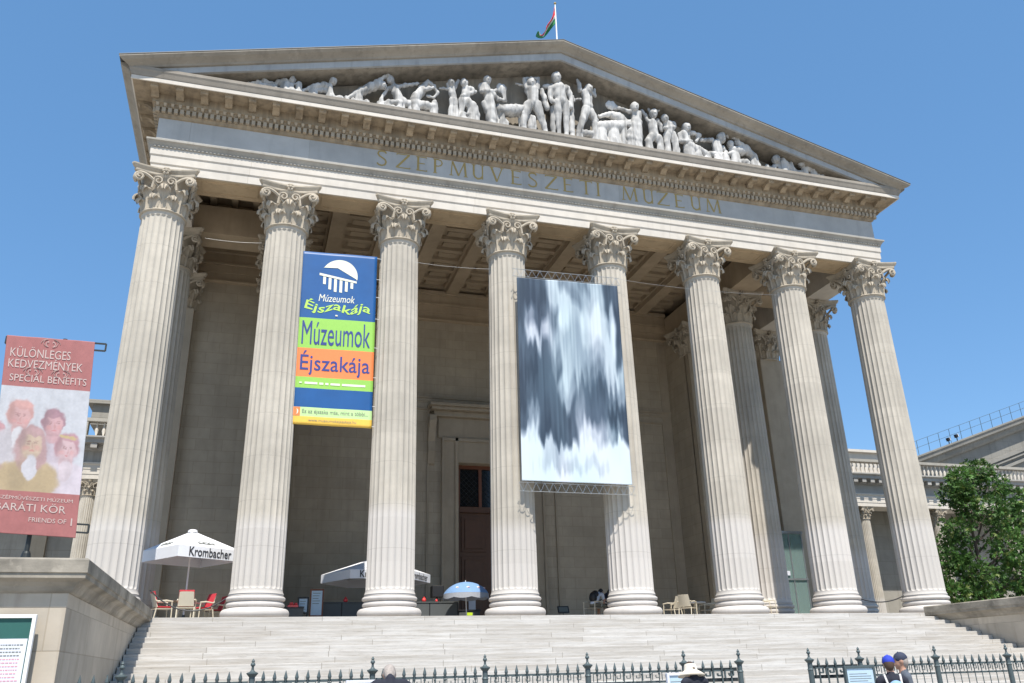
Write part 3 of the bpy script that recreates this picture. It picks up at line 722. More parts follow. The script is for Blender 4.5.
for x in (3.78, 5.22):
    c = MB(True)
    pr = [(YB, 2.34), (YB - 0.13, 2.34), (YB - 0.14, 2.27), (YB - 0.10, 2.20), (YB - 0.05, 2.05), (YB - 0.07, 1.93), (YB - 0.05, 1.87), (YB - 0.03, 1.80), (YB, 1.78)]
    n_ = len(pr); c.add([(x - .04, y, z) for y, z in pr] + [(x + .04, y, z) for y, z in pr], [tuple(range(n_)), tuple(range(2 * n_ - 1, n_ - 1, -1))] + [(i, i + n_, (i + 1) % n_ + n_, (i + 1) % n_) for i in range(n_)])
    c.part("console", m_trim, door, bevel=0.01)
b = MB(True); yd = YB + 0.10
b.box(DX0, DX1, yd, yd + .05, 0, 1.28); b.box(DX0, DX1, yd - 0.03, yd, 1.28, 1.345)
for x0 in (DX0 + .015, 4.505):
    for za, zb in ((0.08, 0.42), (0.47, 0.80), (0.85, 1.24)):
        b.box(x0 + .05, x0 + .33, yd - 0.012, yd, za, zb); b.box(x0 + .085, x0 + .295, yd - 0.022, yd - .0115, za + .035, zb - .035)
dl = b.part("door", m_wood, mus, bevel=0.01)
b = MB(True)
for x0, x1, z0, z1 in ((DX0, DX0 + .05, 1.345, DZ), (DX1 - .05, DX1, 1.345, DZ), (DX0 + .05, DX1 - .05, DZ - .04, DZ), (4.36, 4.395, 1.345, DZ - .04), (4.605, 4.64, 1.345, DZ - .04)): b.box(x0, x1, yd - 0.01, yd + .04, z0, z1)
wf = b.part("transom_window", m_woodr, mus)
b = MB(True); b.box(DX0 + .05, DX1 - .05, yd + .02, yd + .03, 1.345, DZ - .04); b.part("pane", m_dglass, wf)
b = MB(True)
for k in range(-8, 14):
    for s in (-1, 1):
        x0 = 4.14 + k * .06; z0, z1 = 1.36, 1.76
        xa, xb = (x0, x0 + 0.4) if s > 0 else (x0 + .4, x0)
        # clip the lattice bar to the window
        def pt(t): return xa + (xb - xa) * t, z0 + (z1 - z0) * t
        ts = [t / 20 for t in range(21) if 4.14 <= pt(t / 20)[0] <= 4.86]
        if len(ts) > 1:
            (p1, q1), (p2, q2) = pt(ts[0]), pt(ts[-1]); b.beam((p1, yd + .012, q1), (p2, yd + .012, q2), 0.003, 0.003)
b.part("lattice", m_iron, wf)

# ================================================================== STAIRCASE AND CHEEK WALLS
st = thing("stone_staircase", "broad flight of worn white marble steps climbing to the columns", "stairs", W(4.5, -1.5, -3.3 / U))
RUN = 0.4436
for k in range(0, 22):
    b = MB(); y0 = -0.3 * U - k * RUN; y1 = y0 + RUN + 0.04 if k else -0.288 * U; zt = -0.15 * k + (0.003 if k == 0 else 0)
    xa, xb = (1.268 - X0) * U, (7.732 - X0) * U
    b.add([(xa, y0 + .001, zt - .15), (xa, y0 + .001, zt - .05), (xa, y0, zt - .045), (xa, y0, zt - .005), (xa, y0 + .005, zt), (xa, y1, zt), (xa, y1, zt - .15 - .02), (xb, y0 + .001, zt - .15), (xb, y0 + .001, zt - .05), (xb, y0, zt - .045), (xb, y0, zt - .005), (xb, y0 + .005, zt), (xb, y1, zt), (xb, y1, zt - .17)],
          [(0, 1, 2, 3, 4, 5, 6), (13, 12, 11, 10, 9, 8, 7)] + [(i, i + 7, (i + 1) % 7 + 7, (i + 1) % 7) for i in range(7)])
    b.part("step", m_steps, st)
def cheek(x0, x1, label):
    t = thing("cheek_wall", label, "stair wall", W((x0 + x1) / 2, -1.6, -3.3 / U))
    b = MB(True); b.box(x0, x1, -2.95, -0.3, -3.3 / U, -0.127); b.part("wall", m_cheek, t)
    b = MB(True); b.box(x0, x1, -2.951, -0.3, -0.126, -0.074); b.part("band_course", m_cheek, t)
    b = MB(True)
    def rc(o, z): return [(x0 - o, -2.95 - o, z), (x1 + o, -2.95 - o, z), (x1 + o, -0.3, z), (x0 - o, -0.3, z)]
    b.loft([rc(.004, -.0735), rc(.012, -.066), rc(.02, -.05), rc(.034, -.034), rc(.05, -.026), rc(.06, -.022), rc(.06, -.004), rc(.066, -.002), rc(.066, .046), rc(.058, .053), rc(.0, .058)])
    b.part("coping", m_coping, t)
cheek(0.30, 1.262, "tall stone wall beside the steps carrying the red banner")
cheek(7.738, 8.70, "long low stone wall beside the steps in front of the leafy tree")

# ================================================================== WINGS
def wing(x_cols, xa, xb, label, pil):
    yw = 2.6; s = 0.425
    t = thing("museum_wing", label, "museum wing", W((xa + xb) / 2, yw, -3.3 / U))
    for x in x_cols: column(x, yw, t, s, rz=0.1)
    b = MB(True); b.box(xa, xb, 3.08, 4.4, -3.3 / U, 1.96); b.box(xa, xb, 2.35, 3.08, -3.3 / U, 0); b.part("wall", m_wing, t)
    b = MB(True)
    for x in pil: b.box(x - .09, x + .09, 3.03, 3.08, 0, 1.50)
    if pil: b.part("pilaster", m_trim, t)
    def lp(prof): return [[(x, y, z) for y, z in prof] for x in (xa, xb)]
    b = MB(True); b.loft(lp([(2.50, 1.51), (2.50, 1.555), (2.495, 1.558), (2.495, 1.605), (2.49, 1.608), (2.49, 1.645), (2.475, 1.66), (2.475, 1.675), (2.51, 1.68), (2.8, 1.68), (2.8, 1.51)])); b.part("architrave", m_arch, t)
    b = MB(True); b.loft(lp([(2.51, 1.681), (2.51, 1.79), (2.48, 1.80), (2.47, 1.82), (2.43, 1.83), (2.43, 1.845), (2.36, 1.85), (2.36, 1.885), (2.33, 1.90), (2.33, 1.915), (3.0, 1.93), (3.2, 1.681)])); b.part("cornice", m_wingd, t)
    b = MB(True); n_ = int((xb - xa) / 0.13)
    for i in range(n_): x = xa + 0.13 * (i + .5); b.box(x - .03, x + .03, 2.37, 2.44, 1.80, 1.848)
    b.part("bracket_row", m_wingd, t)
    b = MB(True); b.box(xa, xb, 2.50, 2.58, 1.925, 1.955); b.box(xa, xb, 2.49, 2.59, 2.105, 2.14); 
    x = xa
    while x < xb: b.box(x - .07, x + .07, 2.495, 2.585, 1.955, 2.105); x += 1.18
    rail = b.part("balustrade", m_wing, t)
    bal = MB(); bal.lathe([(0.045, 0), (0.045, .05), (0.03, .07), (0.085, .25), (0.06, .38), (0.032, .48), (0.045, .55), (0.05, .63)], n=10)
    me = bal.mesh("baluster", m_arch, True)
    n_ = 0; x = xa + .13
    while x < xb:
        if min(abs((x - xa) % 1.18), 1.18 - abs((x - xa) % 1.18)) > .09 and n_ < 95:
            o = bpy.data.objects.new("baluster", me); COL.objects.link(o); o.parent = rail; o.location = W(x, 2.54, 1.955) - world_loc(t); n_ += 1
        x += .068
    return t
wl = wing([0.32, -0.86], -2.2, 0.84, "lower columned wing behind the red banner with a balustraded roof", [-0.17, 0.6])
wr = wing([8.43, 9.60, 10.78, 11.96, 13.14], 8.16, 15.0, "lower columned wing behind the leafy tree with a balustraded roof", [])
b = MB(True); b.box(0.2, 0.84, 2.75, 3.3, 2.14, 2.36); b.box(0.15, 0.84, 2.7, 3.35, 2.36, 2.40); b.part("attic", m_wing, wl)
b = MB(True); b.box(8.17, 10.55, 2.9, 3.5, 1.95, 2.34); b.box(8.17, 10.6, 2.85, 3.55, 2.34, 2.375); b.part("attic", m_arch, wr)
# gabled hall behind the far wing
gp0 = at(918, 456, 4.5); gp1 = at(1024, 416, 4.5)
gs = (gp1.z - gp0.z) / (gp1.x - gp0.x)
xr = gp0.x + 17.0
gl = thing("gabled_hall", "grey stone gable with a railing along its sloping edge behind the tree", "gable", (xr, 4.5 * U, -3.3))
def gz(x): return gp0.z + gs * ((x if x < xr else 2 * xr - x) - gp0.x)
xa = gp0.x - 4.5; y4 = 4.5 * U
b = MB(); b.prism([(xa, -3.3), (2 * xr - xa, -3.3), (2 * xr - xa, gz(xa) - .5), (xr, gz(xr) - .5), (xa, gz(xa) - .5)], y4 + 0.9, y4 + 12); b.part("wall", m_gable, gl)
b = MB(); b.loft([[(x, y4 + dy, gz(x) + dz) for dy, dz in [(0, 0), (0, -.1), (.08, -.16), (.12, -.42), (.3, -.5), (.45, -.52), (.5, -.8), (.6, -.95), (.895, -1.0), (.895, 0)]] for x in (xa, xr, 2 * xr - xa)]); b.part("raking_cornice", m_gable, gl)
b = MB()
for k, (a, c) in enumerate(((-2.2, -2.5), (-2.65, -2.75), (-3.0, -3.2))): b.loft([[(x, y4 + dy, gz(x) + dz) for dy, dz in [(.72 - .04 * k, a), (.72 - .04 * k, c), (.9, c - .02), (.9, a)]] for x in (xa + 4, xr, 2 * xr - xa - 4)])
b.part("stepped_moulding", m_gable, gl)
b = MB()
for dz in (0.55, 1.05): b.loft([[(x + math.cos(a) * 0, y4 + 1.2 + .016 * math.cos(a), gz(x) + dz + .016 * math.sin(a)) for a in [PI / 3 * i for i in range(6)]] for x in (xa, xr, 2 * xr - xa)])
x = xa + .5
while x < xr + 14: b.beam((x, y4 + 1.2, gz(x) - .1), (x, y4 + 1.2, gz(x) + 1.05), .025, .025); x += 1.05
b.part("guard_railing", m_irong, gl)
for px, py, lab in ((948.5, 440, "smaller floodlight of the pair on the sloping gable edge"), (956.5, 436.5, "higher floodlight of the pair on the sloping gable edge")):
    q = at(px, py, 4.62); f = thing("floodlight", lab, "floodlight", (q.x, q.y, gz(q.x)), 0.3, "floodlights on the gable")
    b = MB(); h = q.z - gz(q.x); b.beam((0, 0, 0), (0, 0, h), .05, .05); b.beam((-.1, 0, h - .05), (.1, 0, h - .05), .04, .04); b.part("bracket", m_iron, f, local=True)
    b = MB(); b.obox((-.05, 0, h + .03), (.11, 0, .04), (0, .09, 0), (-.04, 0, .11)); b.part("housing", m_black, f, local=True)
    b = MB(); b.obox((.09, -.02, h + .08), (.03, 0, .012), (0, .085, 0), (-.04, 0, .105)); b.part("lamp_glass", m_white, f, local=True)

# ================================================================== PEDIMENT SCULPTURE
# outlines surveyed on close-ups: (left, top, scale) of the close-up, then limbs (x, y, r) in its pixels
ZE, ZA_, ZB_, ZC, ZD = (240, 60, 8.533), (340, 60, 7.314), (470, 60, 7.314), (570, 80, 7.314), (690, 110, 7.314)
def statue(zoom, limbs, label, heads=(), yp=-0.235, discs=()):
    ox, oy, sc_ = zoom
    def wp(x, y, d=0.0):
        q = at(ox + x / sc_, oy + y / sc_, yp + d); q.z -= 0.032 * U * max(0, 1 - ((q.x / U) / 3.9) ** 2); return q
    dep = (wp(400, 200) - CAMP).dot(CF_); m = dep / F / sc_
    prims = []; pts = []
    for lm in limbs:
        d = lm[2] if len(lm) > 2 else 0.0; d2 = lm[3] if len(lm) > 3 else d
        (x1, y1, r1), (x2, y2, r2) = lm[0], lm[1]
        a, c = wp(x1, y1, d), wp(x2, y2, d2)
        prims.append(('c', 0, a, c, max(r1 * m, .05), max(r2 * m, .05))); pts += [(a, r1 * m), (c, r2 * m)]
    for x, y, r, d in heads:
        c = wp(x, y, d); q = r * m
        prims.append(('e', 0, c, (q * .80, q * .92, q * 1.08), None)); prims.append(('e', 0, c + Vector((0, .02, q * .25)), (q * .9, q * .95, q * .85), None))
        prims.append(('c', 0, c + Vector((0, -q * .85, -q * .05)), c + Vector((0, -q * 1.05, -q * .25)), q * .1, q * .16))     # nose
        prims.append(('c', 0, c + Vector((0, -q * .6, -q * .65)), c + Vector((0, -q * .6, -q * .8)), q * .3, q * .22))          # chin
    for x, y, r, d in discs:
        c = wp(x, y, d); prims.append(('e', 0, c, (r * m, .09, r * m), None))
    zmin = min(p.z - r for p, r in pts)
    low = sorted([(p, r) for p, r in pts if p.z - r < zmin + 0.40], key=lambda q: q[0].x)
    for i, (p, r) in enumerate(low):                       # low rough plinth under whatever reaches the ledge
        prims.append(('c', 0, p, Vector((p.x, p.y, 4.43 * U)), max(r * .8, .09), max(r * 1.1, .16)))
        if i and p.x - low[i - 1][0].x < 1.2: prims.append(('c', 0, Vector((p.x, p.y, 4.455 * U)), Vector((low[i - 1][0].x, low[i - 1][0].y, 4.455 * U)), .16, .16))
    me = sdf_mesh("statue", prims, [m_statue], 0.030, 0.032)
    o = bpy.data.objects.new("statue", me); COL.objects.link(o)
    V = np.array([v.co for v in me.vertices]); N = np.array([v.normal for v in me.vertices]); Q = V + label.__len__()
    f1 = np.sin(Q[:, 0] * 19 + 2.5 * np.sin(Q[:, 2] * 3.1) + Q[:, 1] * 9) * np.sin(Q[:, 2] * 5.2 + 2 * np.sin(Q[:, 0] * 4)); f2 = np.sin(Q[:, 0] * 9 + Q[:, 2] * 7.3) * np.sin(Q[:, 2] * 9.1 - Q[:, 0] * 6 + Q[:, 1] * 5)
    f3 = np.sin(Q[:, 0] * 37 + 1.6 * np.sin(Q[:, 2] * 2.7) + Q[:, 1] * 23)
    V = V + N * (0.017 * f1 + 0.010 * f2 + 0.011 * f3)[:, None]; me.vertices.foreach_set('co', V.ravel())
    base = Vector(((V[:, 0].min() + V[:, 0].max()) / 2, V[:, 1].mean(), V[:, 2].min()))
    me.transform(Matrix.Translation(-base)); o.location = base
    tag(o, label, "statue", "sculptures in the pediment")
H = 0.0
statue(ZE, [((70, 195, 8), (150, 182, 16)), ((150, 182, 16), (215, 172, 24)), ((215, 178, 24), (300, 200, 20)), ((300, 195, 22), (375, 168, 30)), ((375, 170, 28), (430, 175, 16)), ((400, 185, 15), (440, 205, 11), -.03), ((440, 200, 11), (505, 184, 8), -.03), ((425, 195, 11), (428, 235, 9)), ((180, 200, 18), (300, 215, 16), -.03)],
       "white figure crawling on its belly at the low far corner of the pediment", [(450, 160, 34, -.02)])
statue(ZE, [((530, 255, 10), (620, 218, 28)), ((620, 225, 30), (720, 200, 33)), ((720, 205, 34), (765, 215, 32)), ((765, 200, 18), (790, 180, 18)), ((770, 230, 18), (790, 285, 12), -.03), ((785, 290, 12), (860, 306, 8), -.04), ((640, 245, 22), (760, 250, 22))],
       "white sphinx-like crouching figure with its head raised", [(798, 168, 34, -.02)])
statue(ZA_, [((50, 265, 10), (140, 225, 28)), ((140, 225, 30), (215, 190, 34)), ((215, 190, 34), (280, 160, 36)), ((275, 145, 20), (345, 97, 15)), ((345, 97, 14), (388, 118, 11)), ((100, 278, 10), (200, 288, 9), -.03), ((270, 180, 24), (310, 175, 22))],
       "white figure stretched along the slope with one arm thrown over its head", [(318, 174, 30, -.02)])
statue(ZA_, [((385, 150, 18), (395, 180, 24)), ((395, 185, 28), (410, 225, 32)), ((410, 225, 32), (440, 285, 38)), ((440, 290, 38), (520, 312, 30)), ((440, 300, 26), (350, 292, 18), -.03), ((350, 290, 16), (300, 305, 10), -.03), ((385, 180, 18), (340, 205, 14)), ((340, 205, 13), (305, 275, 11)), ((305, 275, 11), (285, 298, 8)), ((420, 182, 18), (500, 166, 15)), ((500, 166, 14), (575, 156, 12))],
       "white seated figure reaching an arm towards the rearing beast", [(366, 132, 30, -.02)])
statue(ZA_, [((545, 275, 38), (600, 205, 32)), ((598, 195, 30), (640, 148, 18)), ((640, 146, 18), (688, 178, 17)), ((690, 178, 17), (713, 222, 12)), ((713, 224, 10), (690, 256, 10)), ((690, 258, 10), (640, 246, 12)), ((620, 200, 16), (680, 185, 14), -.03), ((545, 310, 42), (680, 325, 30)), ((690, 300, 24), (700, 345, 15)), ((560, 230, 20), (535, 330, 26))],
       "white rearing beast with an arched neck and open jaws")
statue(ZA_, [((818, 195, 28), (822, 230, 26)), ((822, 230, 26), (832, 270, 24)), ((840, 188, 15), (862, 135, 12)), ((800, 190, 15), (785, 160, 10)), ((805, 195, 14), (730, 190, 8)), ((818, 275, 22), (812, 330, 17)), ((812, 330, 16), (808, 380, 13)), ((840, 275, 20), (848, 330, 16)), ((848, 330, 15), (846, 372, 13))],
       "slim white standing figure with raised elbow next to the white arched beast", [(815, 152, 29, -.02)])
statue(ZA_, [((920, 200, 34), (920, 250, 32)), ((955, 195, 24), (985, 215, 18)), ((985, 215, 17), (895, 245, 15), 0, -.03), ((900, 280, 32), (890, 330, 22)), ((890, 330, 20), (880, 378, 14)), ((930, 290, 36), (965, 330, 42)), ((965, 330, 42), (985, 390, 40)), ((900, 375, 14), (960, 380, 16), -.03)],
       "white draped figure seated with folded arms between two standing ones", [(908, 152, 33, -.02)])
statue(ZB_, [((110, 175, 32), (118, 215, 36)), ((118, 215, 34), (140, 255, 32)), ((75, 175, 20), (88, 210, 18)), ((88, 212, 18), (190, 206, 14), -.03), ((140, 270, 38), (150, 350, 38)), ((150, 350, 38), (160, 420, 40)), ((98, 295, 18), (130, 350, 28)), ((165, 225, 18), (205, 270, 14), -.02), ((205, 268, 14), (258, 278, 13)), ((235, 190, 22), (252, 275, 14))],
       "white draped musician holding a rounded lyre", [(126, 132, 33, -.02)], discs=[(228, 190, 42, 0.01)])
statue(ZB_, [((225, 350, 38), (300, 352, 46)), ((300, 352, 46), (380, 352, 44)), ((212, 330, 28), (235, 390, 20)), ((235, 390, 18), (268, 445, 12)), ((200, 355, 18), (198, 430, 13), .02), ((370, 370, 28), (372, 450, 16), .02)],
       "white horse body with bent foreleg beside the lyre player", yp=-0.21)
statue(ZB_, [((448, 205, 46), (458, 235, 44)), ((458, 235, 42), (460, 290, 42)), ((415, 195, 18), (395, 125, 15)), ((395, 120, 14), (445, 115, 12)), ((490, 195, 18), (500, 120, 15)), ((500, 118, 13), (465, 118, 11)), ((430, 310, 38), (400, 375, 30)), ((400, 375, 28), (390, 460, 22)), ((485, 310, 38), (518, 395, 28)), ((518, 398, 26), (550, 488, 18)), ((450, 420, 36), (450, 478, 38), .03), ((520, 200, 15), (545, 270, 22), .02), ((545, 270, 22), (562, 335, 22), .03), ((335, 155, 7), (395, 170, 10), .03)],
       "white striding nude man with both hands behind his head", [(447, 152, 36, -.03)])
statue(ZB_, [((636, 135, 22), (648, 170, 28)), ((615, 195, 36), (690, 195, 36)), ((650, 200, 54), (655, 250, 48)), ((655, 250, 46), (662, 285, 48)), ((637, 300, 38), (645, 385, 27)), ((645, 390, 26), (650, 505, 17)), ((692, 300, 36), (702, 385, 26)), ((702, 390, 25), (702, 505, 18)), ((712, 195, 24), (735, 260, 18)), ((735, 262, 17), (740, 330, 15), 0, -.02), ((590, 195, 24), (588, 260, 18)), ((588, 262, 17), (605, 290, 15), 0, -.03), ((595, 180, 26), (545, 178, 20), .03), ((740, 290, 16), (745, 510, 24), .02), ((600, 330, 14), (605, 492, 20), .02)],
       "tallest white nude standing upright under the pediment peak", [(630, 112, 42, -.02)])
statue(ZB_, [((800, 200, 20), (798, 165, 17)), ((798, 165, 16), (786, 128, 12)), ((848, 220, 38), (856, 265, 38)), ((856, 265, 36), (860, 320, 38)), ((850, 345, 36), (825, 420, 27)), ((825, 420, 26), (792, 510, 20)), ((880, 365, 32), (912, 420, 24)), ((912, 420, 23), (918, 540, 20)), ((800, 510, 26), (910, 532, 28), .02), ((885, 215, 16), (912, 245, 14)), ((912, 245, 13), (905, 200, 12)), ((760, 270, 8), (805, 268, 8)), ((750, 250, 6), (762, 285, 8))],
       "white dancing figure reaching one arm straight up", [(868, 196, 36, -.03)])
statue(ZC, [((225, 325, 42), (310, 330, 50)), ((310, 330, 50), (390, 330, 48)), ((300, 240, 30), (350, 262, 42), .02), ((390, 320, 36), (480, 282, 20), -.02), ((300, 232, 22), (212, 246, 13)), ((330, 185, 15), (430, 215, 14)), ((350, 260, 40), (400, 300, 36)), ((210, 330, 28), (200, 390, 18), .03)],
       "white centaur with outstretched arms holding up a round shield", [], yp=-0.215, discs=[(298, 168, 42, 0.0)])
statue(ZC, [((475, 225, 32), (480, 275, 33)), ((478, 290, 36), (440, 420, 48)), ((490, 300, 36), (485, 430, 44)), ((445, 217, 16), (355, 187, 12)), ((505, 220, 16), (505, 275, 14)), ((505, 275, 13), (430, 312, 12), 0, -.03), ((480, 280, 30), (480, 330, 40))],
       "white woman in long draped skirt riding the shield-bearing centaur", [(472, 183, 35, -.03)], yp=-0.26)
statue(ZC, [((600, 300, 34), (606, 345, 34)), ((606, 345, 32), (612, 385, 34)), ((570, 285, 17), (545, 240, 15)), ((545, 240, 14), (522, 206, 12)), ((640, 285, 18), (658, 320, 15)), ((658, 320, 14), (668, 355, 12)), ((595, 400, 32), (572, 430, 27)), ((572, 430, 26), (585, 470, 22)), ((640, 410, 32), (655, 440, 27)), ((655, 440, 26), (668, 480, 22)), ((580, 210, 9), (570, 195, 6)), ((635, 215, 9), (648, 203, 6))],
       "white horned satyr squatting with one arm raised", [(606, 232, 36, -.03)])
statue(ZC, [((718, 315, 38), (722, 370, 34)), ((752, 300, 18), (755, 325, 17)), ((755, 328, 16), (690, 335, 14), -.03), ((708, 390, 28), (708, 440, 22)), ((708, 440, 20), (712, 492, 17)), ((750, 390, 28), (765, 440, 27)), ((765, 440, 26), (778, 498, 24))],
       "white standing figure with crossed arms beside the horned satyr", [(690, 265, 31, -.03)])
statue(ZC, [((830, 385, 36), (848, 440, 36)), ((895, 373, 18), (945, 392, 15)), ((945, 392, 14), (918, 432, 12)), ((800, 380, 20), (805, 430, 18)), ((805, 432, 17), (885, 430, 13), -.03), ((870, 470, 38), (930, 500, 32)), ((930, 500, 32), (1000, 530, 24)), ((850, 480, 30), (880, 520, 28)), ((860, 380, 22), (895, 373, 18))],
       "white figure seated with arms akimbo and legs stretched down the slope", [(850, 333, 37, -.03)])
statue(ZD, [((190, 235, 34), (200, 290, 32)), ((155, 205, 18), (82, 206, 14)), ((240, 265, 18), (262, 298, 14)), ((262, 300, 13), (190, 326, 11), -.02), ((135, 305, 20), (225, 318, 22)), ((205, 215, 20), (222, 205, 18)), ((60, 265, 18), (120, 310, 20), -.02)],
       "white figure sitting low with one arm held out towards its neighbour", [(228, 192, 38, -.02)])
statue(ZD, [((320, 285, 36), (370, 290, 36)), ((340, 225, 24), (400, 275, 32)), ((400, 275, 34), (455, 325, 28)), ((455, 325, 26), (498, 388, 13)), ((340, 205, 22), (300, 168, 16)), ((300, 168, 16), (262, 168, 13)), ((262, 168, 12), (275, 190, 9)), ((310, 300, 18), (245, 318, 14), -.02)],
       "white figure bent along the falling slope with an arm looped over its head", [(292, 238, 28, -.01)])
statue(ZD, [((350, 372, 26), (410, 372, 26))], "low rounded white rock under the bending figure", [], discs=[])
statue(ZD, [((675, 372, 30), (735, 425, 26)), ((650, 392, 15), (610, 400, 10)), ((735, 385, 12), (772, 440, 11)), ((650, 375, 20), (690, 385, 26)), ((560, 402, 9), (600, 415, 9))],
       "small white figure lying propped on its elbow beside the last child", [(628, 350, 32, -.02)])
statue(ZD, [((835, 425, 24), (890, 425, 27)), ((870, 398, 17), (908, 455, 13)), ((910, 455, 13), (965, 478, 8)), ((790, 445, 10), (830, 445, 16))],
       "smallest white figure huddled in the far low corner of the pediment", [(815, 385, 31, -.02)])

# ================================================================== FLAG
q0 = at(557, 40, 0.3); q1 = at(554, 4, 0.3)
fp = thing("flagpole", "thin white flagpole on the roof peak", "flagpole", (q0.x, q0.y, 5.47 * U))
b = MB(); b.tube([(q0.x, q0.y, 5.40 * U), (q0.x, q0.y, q1.z)], [.05, .03], 8); b.part("pole", m_white, fp); b = MB(); b.sphere((q0.x, q0.y, q1.z + .04), .07, 8); b.part("finial", m_gold, fp)
h0, h1 = at(554.6, 7, .3), at(554.8, 23, .3); e0, e1 = at(544, 31.5, .3), at(537.5, 35, .3)
h0.x = h1.x = q0.x - 0.03
b = MB()
def ffl(u, v):
    a = h0.lerp(h1, v); c = e0.lerp(e1, v); p = a.lerp(c, u)
    p.y += 0.16 * math.sin(v * 9 + u * 4) * (0.2 + u) + (v - .2) * .9 * math.sin(u * PI); p.x += 0.10 * math.sin(u * 7 + v * 5) * u; p.z -= .25 * math.sin(u * PI) * (1 - v); return p
b.grid(ffl, 14, 12, lambda u, v: 0 if v < .50 else (1 if v < .70 else 2))
o = b.single("flag", [m_flr, m_white, m_flg], "red white and green flag drooping from the roof flagpole", "flag", smooth=True); sm = o.modifiers.new("t", 'SOLIDIFY'); sm.thickness = 0.01

# ================================================================== BANNERS
def quad_fn(p00, p10, p01, p11, wave=0.012, off=0.0, nx=3.0, ny=2.0):
    nrm = (p10 - p00).cross(p01 - p00).normalized()
    if nrm.y > 0: nrm = -nrm
    def fn(u, v, o=0.0):
        p = (p00.lerp(p10, u)).lerp(p01.lerp(p11, u), v)
        w = wave * (math.sin(u * nx * PI + v * 1.7) + 0.7 * math.sin(v * ny * PI * 2 + u * 2.1) ) * min(1, 6 * u, 6 * (1 - u))
        return p + nrm * (w + o)
    return fn
# --- blue museum-night banner between two columns (v = 0 bottom)
B = -0.05
fn = quad_fn(at(291.5, 424, B), at(371.5, 428.5, B), at(302, 251, B), at(377.3, 257, B), 0.008)
bn = thing("hanging_banner", "tall blue, green and orange banner strung between two columns", "banner", fn(.5, 0))
rows = [(0, .045, 5), (.045, .095, 4), (.095, .20, 0), (.20, .262, 1), (.262, .425, 3), (.425, .60, 1), (.60, 1, 0)]
vs_ = sorted({0.0} | {r[1] for r in rows} | {i / 60 for i in range(61)})
b = MB(); nu = 24
rowmat = lambda m: next(r[2] for r in rows if r[0] <= m <= r[1])
nv_ = len(vs_) - 1
b.grid(lambda u, v: fn(u, vs_[round(v * nv_)]), nu, nv_, lambda u, v: rowmat((vs_[int(v * nv_)] + vs_[int(v * nv_) + 1]) / 2))
cl = b.part("cloth", [m_blue, m_lime, m_dblue, m_orange, m_lime2, m_yellow], bn, smooth=True)
sd = cl.modifiers.new("t", 'SOLIDIFY'); sd.thickness = 0.006; sd.offset = 0
T = lambda u, v: fn(u, v, 0.014)
b = MB()                                                   # round temple emblem
def disc_poly():
    asp = .42; cx, cy, r = .51, .862, .235
    P = []
    for i in range(41):
        a = math.radians(12 + (168 - 12) * i / 40); P.append((cx + r * math.cos(a), cy + r * asp * math.sin(a)))
    return P, cx, cy, r, asp
P, cx, cy, r, asp = disc_poly()
top = [(cx + r * math.cos(math.radians(a)), cy + r * asp * math.sin(math.radians(a))) for a in range(-12, 152, 6)] + [(cx - .22, cy + .046), (cx - .03, cy + .048), (cx + .215, cy - .012)]
b.add([T(u, v) for u, v in top], [tuple(range(len(top)))], raw=True)
b.add([T(u, v) for u, v in [(cx - .265, cy + .012), (cx + .225, cy - .026), (cx + .225, cy - .038), (cx - .265, cy - .002)]], [(0, 1, 2, 3)], raw=True)
for k in range(6):
    u0 = cx - .215 + .072 * k; zt = cy - .004 - (u0 - cx + .265) * .075
    dd = max(-.97, min(.97, (u0 + .018 - cx) / r)); zb = min(zt - .022, cy - r * asp * math.sqrt(1 - dd * dd))
    b.add([T(u, v) for u, v in [(u0, zt), (u0 + .036, zt - .003), (u0 + .036, zb - .002), (u0, zb)]], [(0, 1, 2, 3)], raw=True)
b.part("emblem", m_creamink, bn)
b = MB(); put_text(b, "Múzeumok", .25, .72, .702, .745, T, shear=0.2, bold=0); b.sphere(T(.49, .622), .05, 6, (1, .3, 1)); b.part("small_title", m_creamink, bn)
b = MB(); put_text(b, "Éjszakája", .07, .93, .628, .708, lambda u, v: T(u, v + .012 * math.sin(u * 17)), shear=0.15, bold=0.012); b.part("script_title", m_limeink, bn)
b = MB(); put_text(b, "Múzeumok", .06, .94, .445, .582, T)
put_text(b, "Éjszakája", .06, .95, .272, .41, T, bold=0.004); b.part("large_title", m_dblue, bn)
b = MB(); 
x_ = .13
for w_ in (.16, .05, .04, .12, .30):                       # one line too small to read
    b.add([T(u, v) for u, v in [(x_, .222), (x_ + w_, .222), (x_ + w_, .234), (x_, .234)]], [(0, 1, 2, 3)], raw=True); x_ += w_ + .025
b.sphere(T(.08, .228), .05, 6, (1, .2, 1)); b.part("date_line", m_creamink, bn)
b = MB(); put_text(b, "Ez az éjszaka más, mint a többi...", .12, .95, .056, .084, T); put_text(b, "www.muzeumokejszakaja.hu", .20, .80, .014, .034, T); b.part("small_print", m_greyink, bn)
b = MB(); b.add([fn(u, v, .009) for u, v in [(.0, .047), (.095, .047), (.095, .094), (.0, .094)]], [(0, 1, 2, 3)], raw=True); b.part("icon_square", m_orange, bn)
b = MB(); P = [(.045 + .028 * math.cos(a), .07 + .015 * math.sin(a)) for a in [math.radians(d) for d in range(-90, 91, 15)]] + [(.045 + .012 * math.cos(a), .07 + .015 * math.sin(a)) for a in [math.radians(d) for d in range(90, -91, -15)]]
b.add([T(u, v) for u, v in P], [tuple(range(len(P)))], raw=True); b.part("moon_icon", m_creamink, bn)
b = MB()
for v in (.99, .86, .75, .62, .45, .28, .12, .01):
    p = fn(0, v); b.tube([p, p + Vector((-.42, .10, .02))], .009, 4); p = fn(1, v); b.tube([p, p + Vector((.38, .10, .02))], .009, 4)
b.part("tie_cord", m_white, bn)

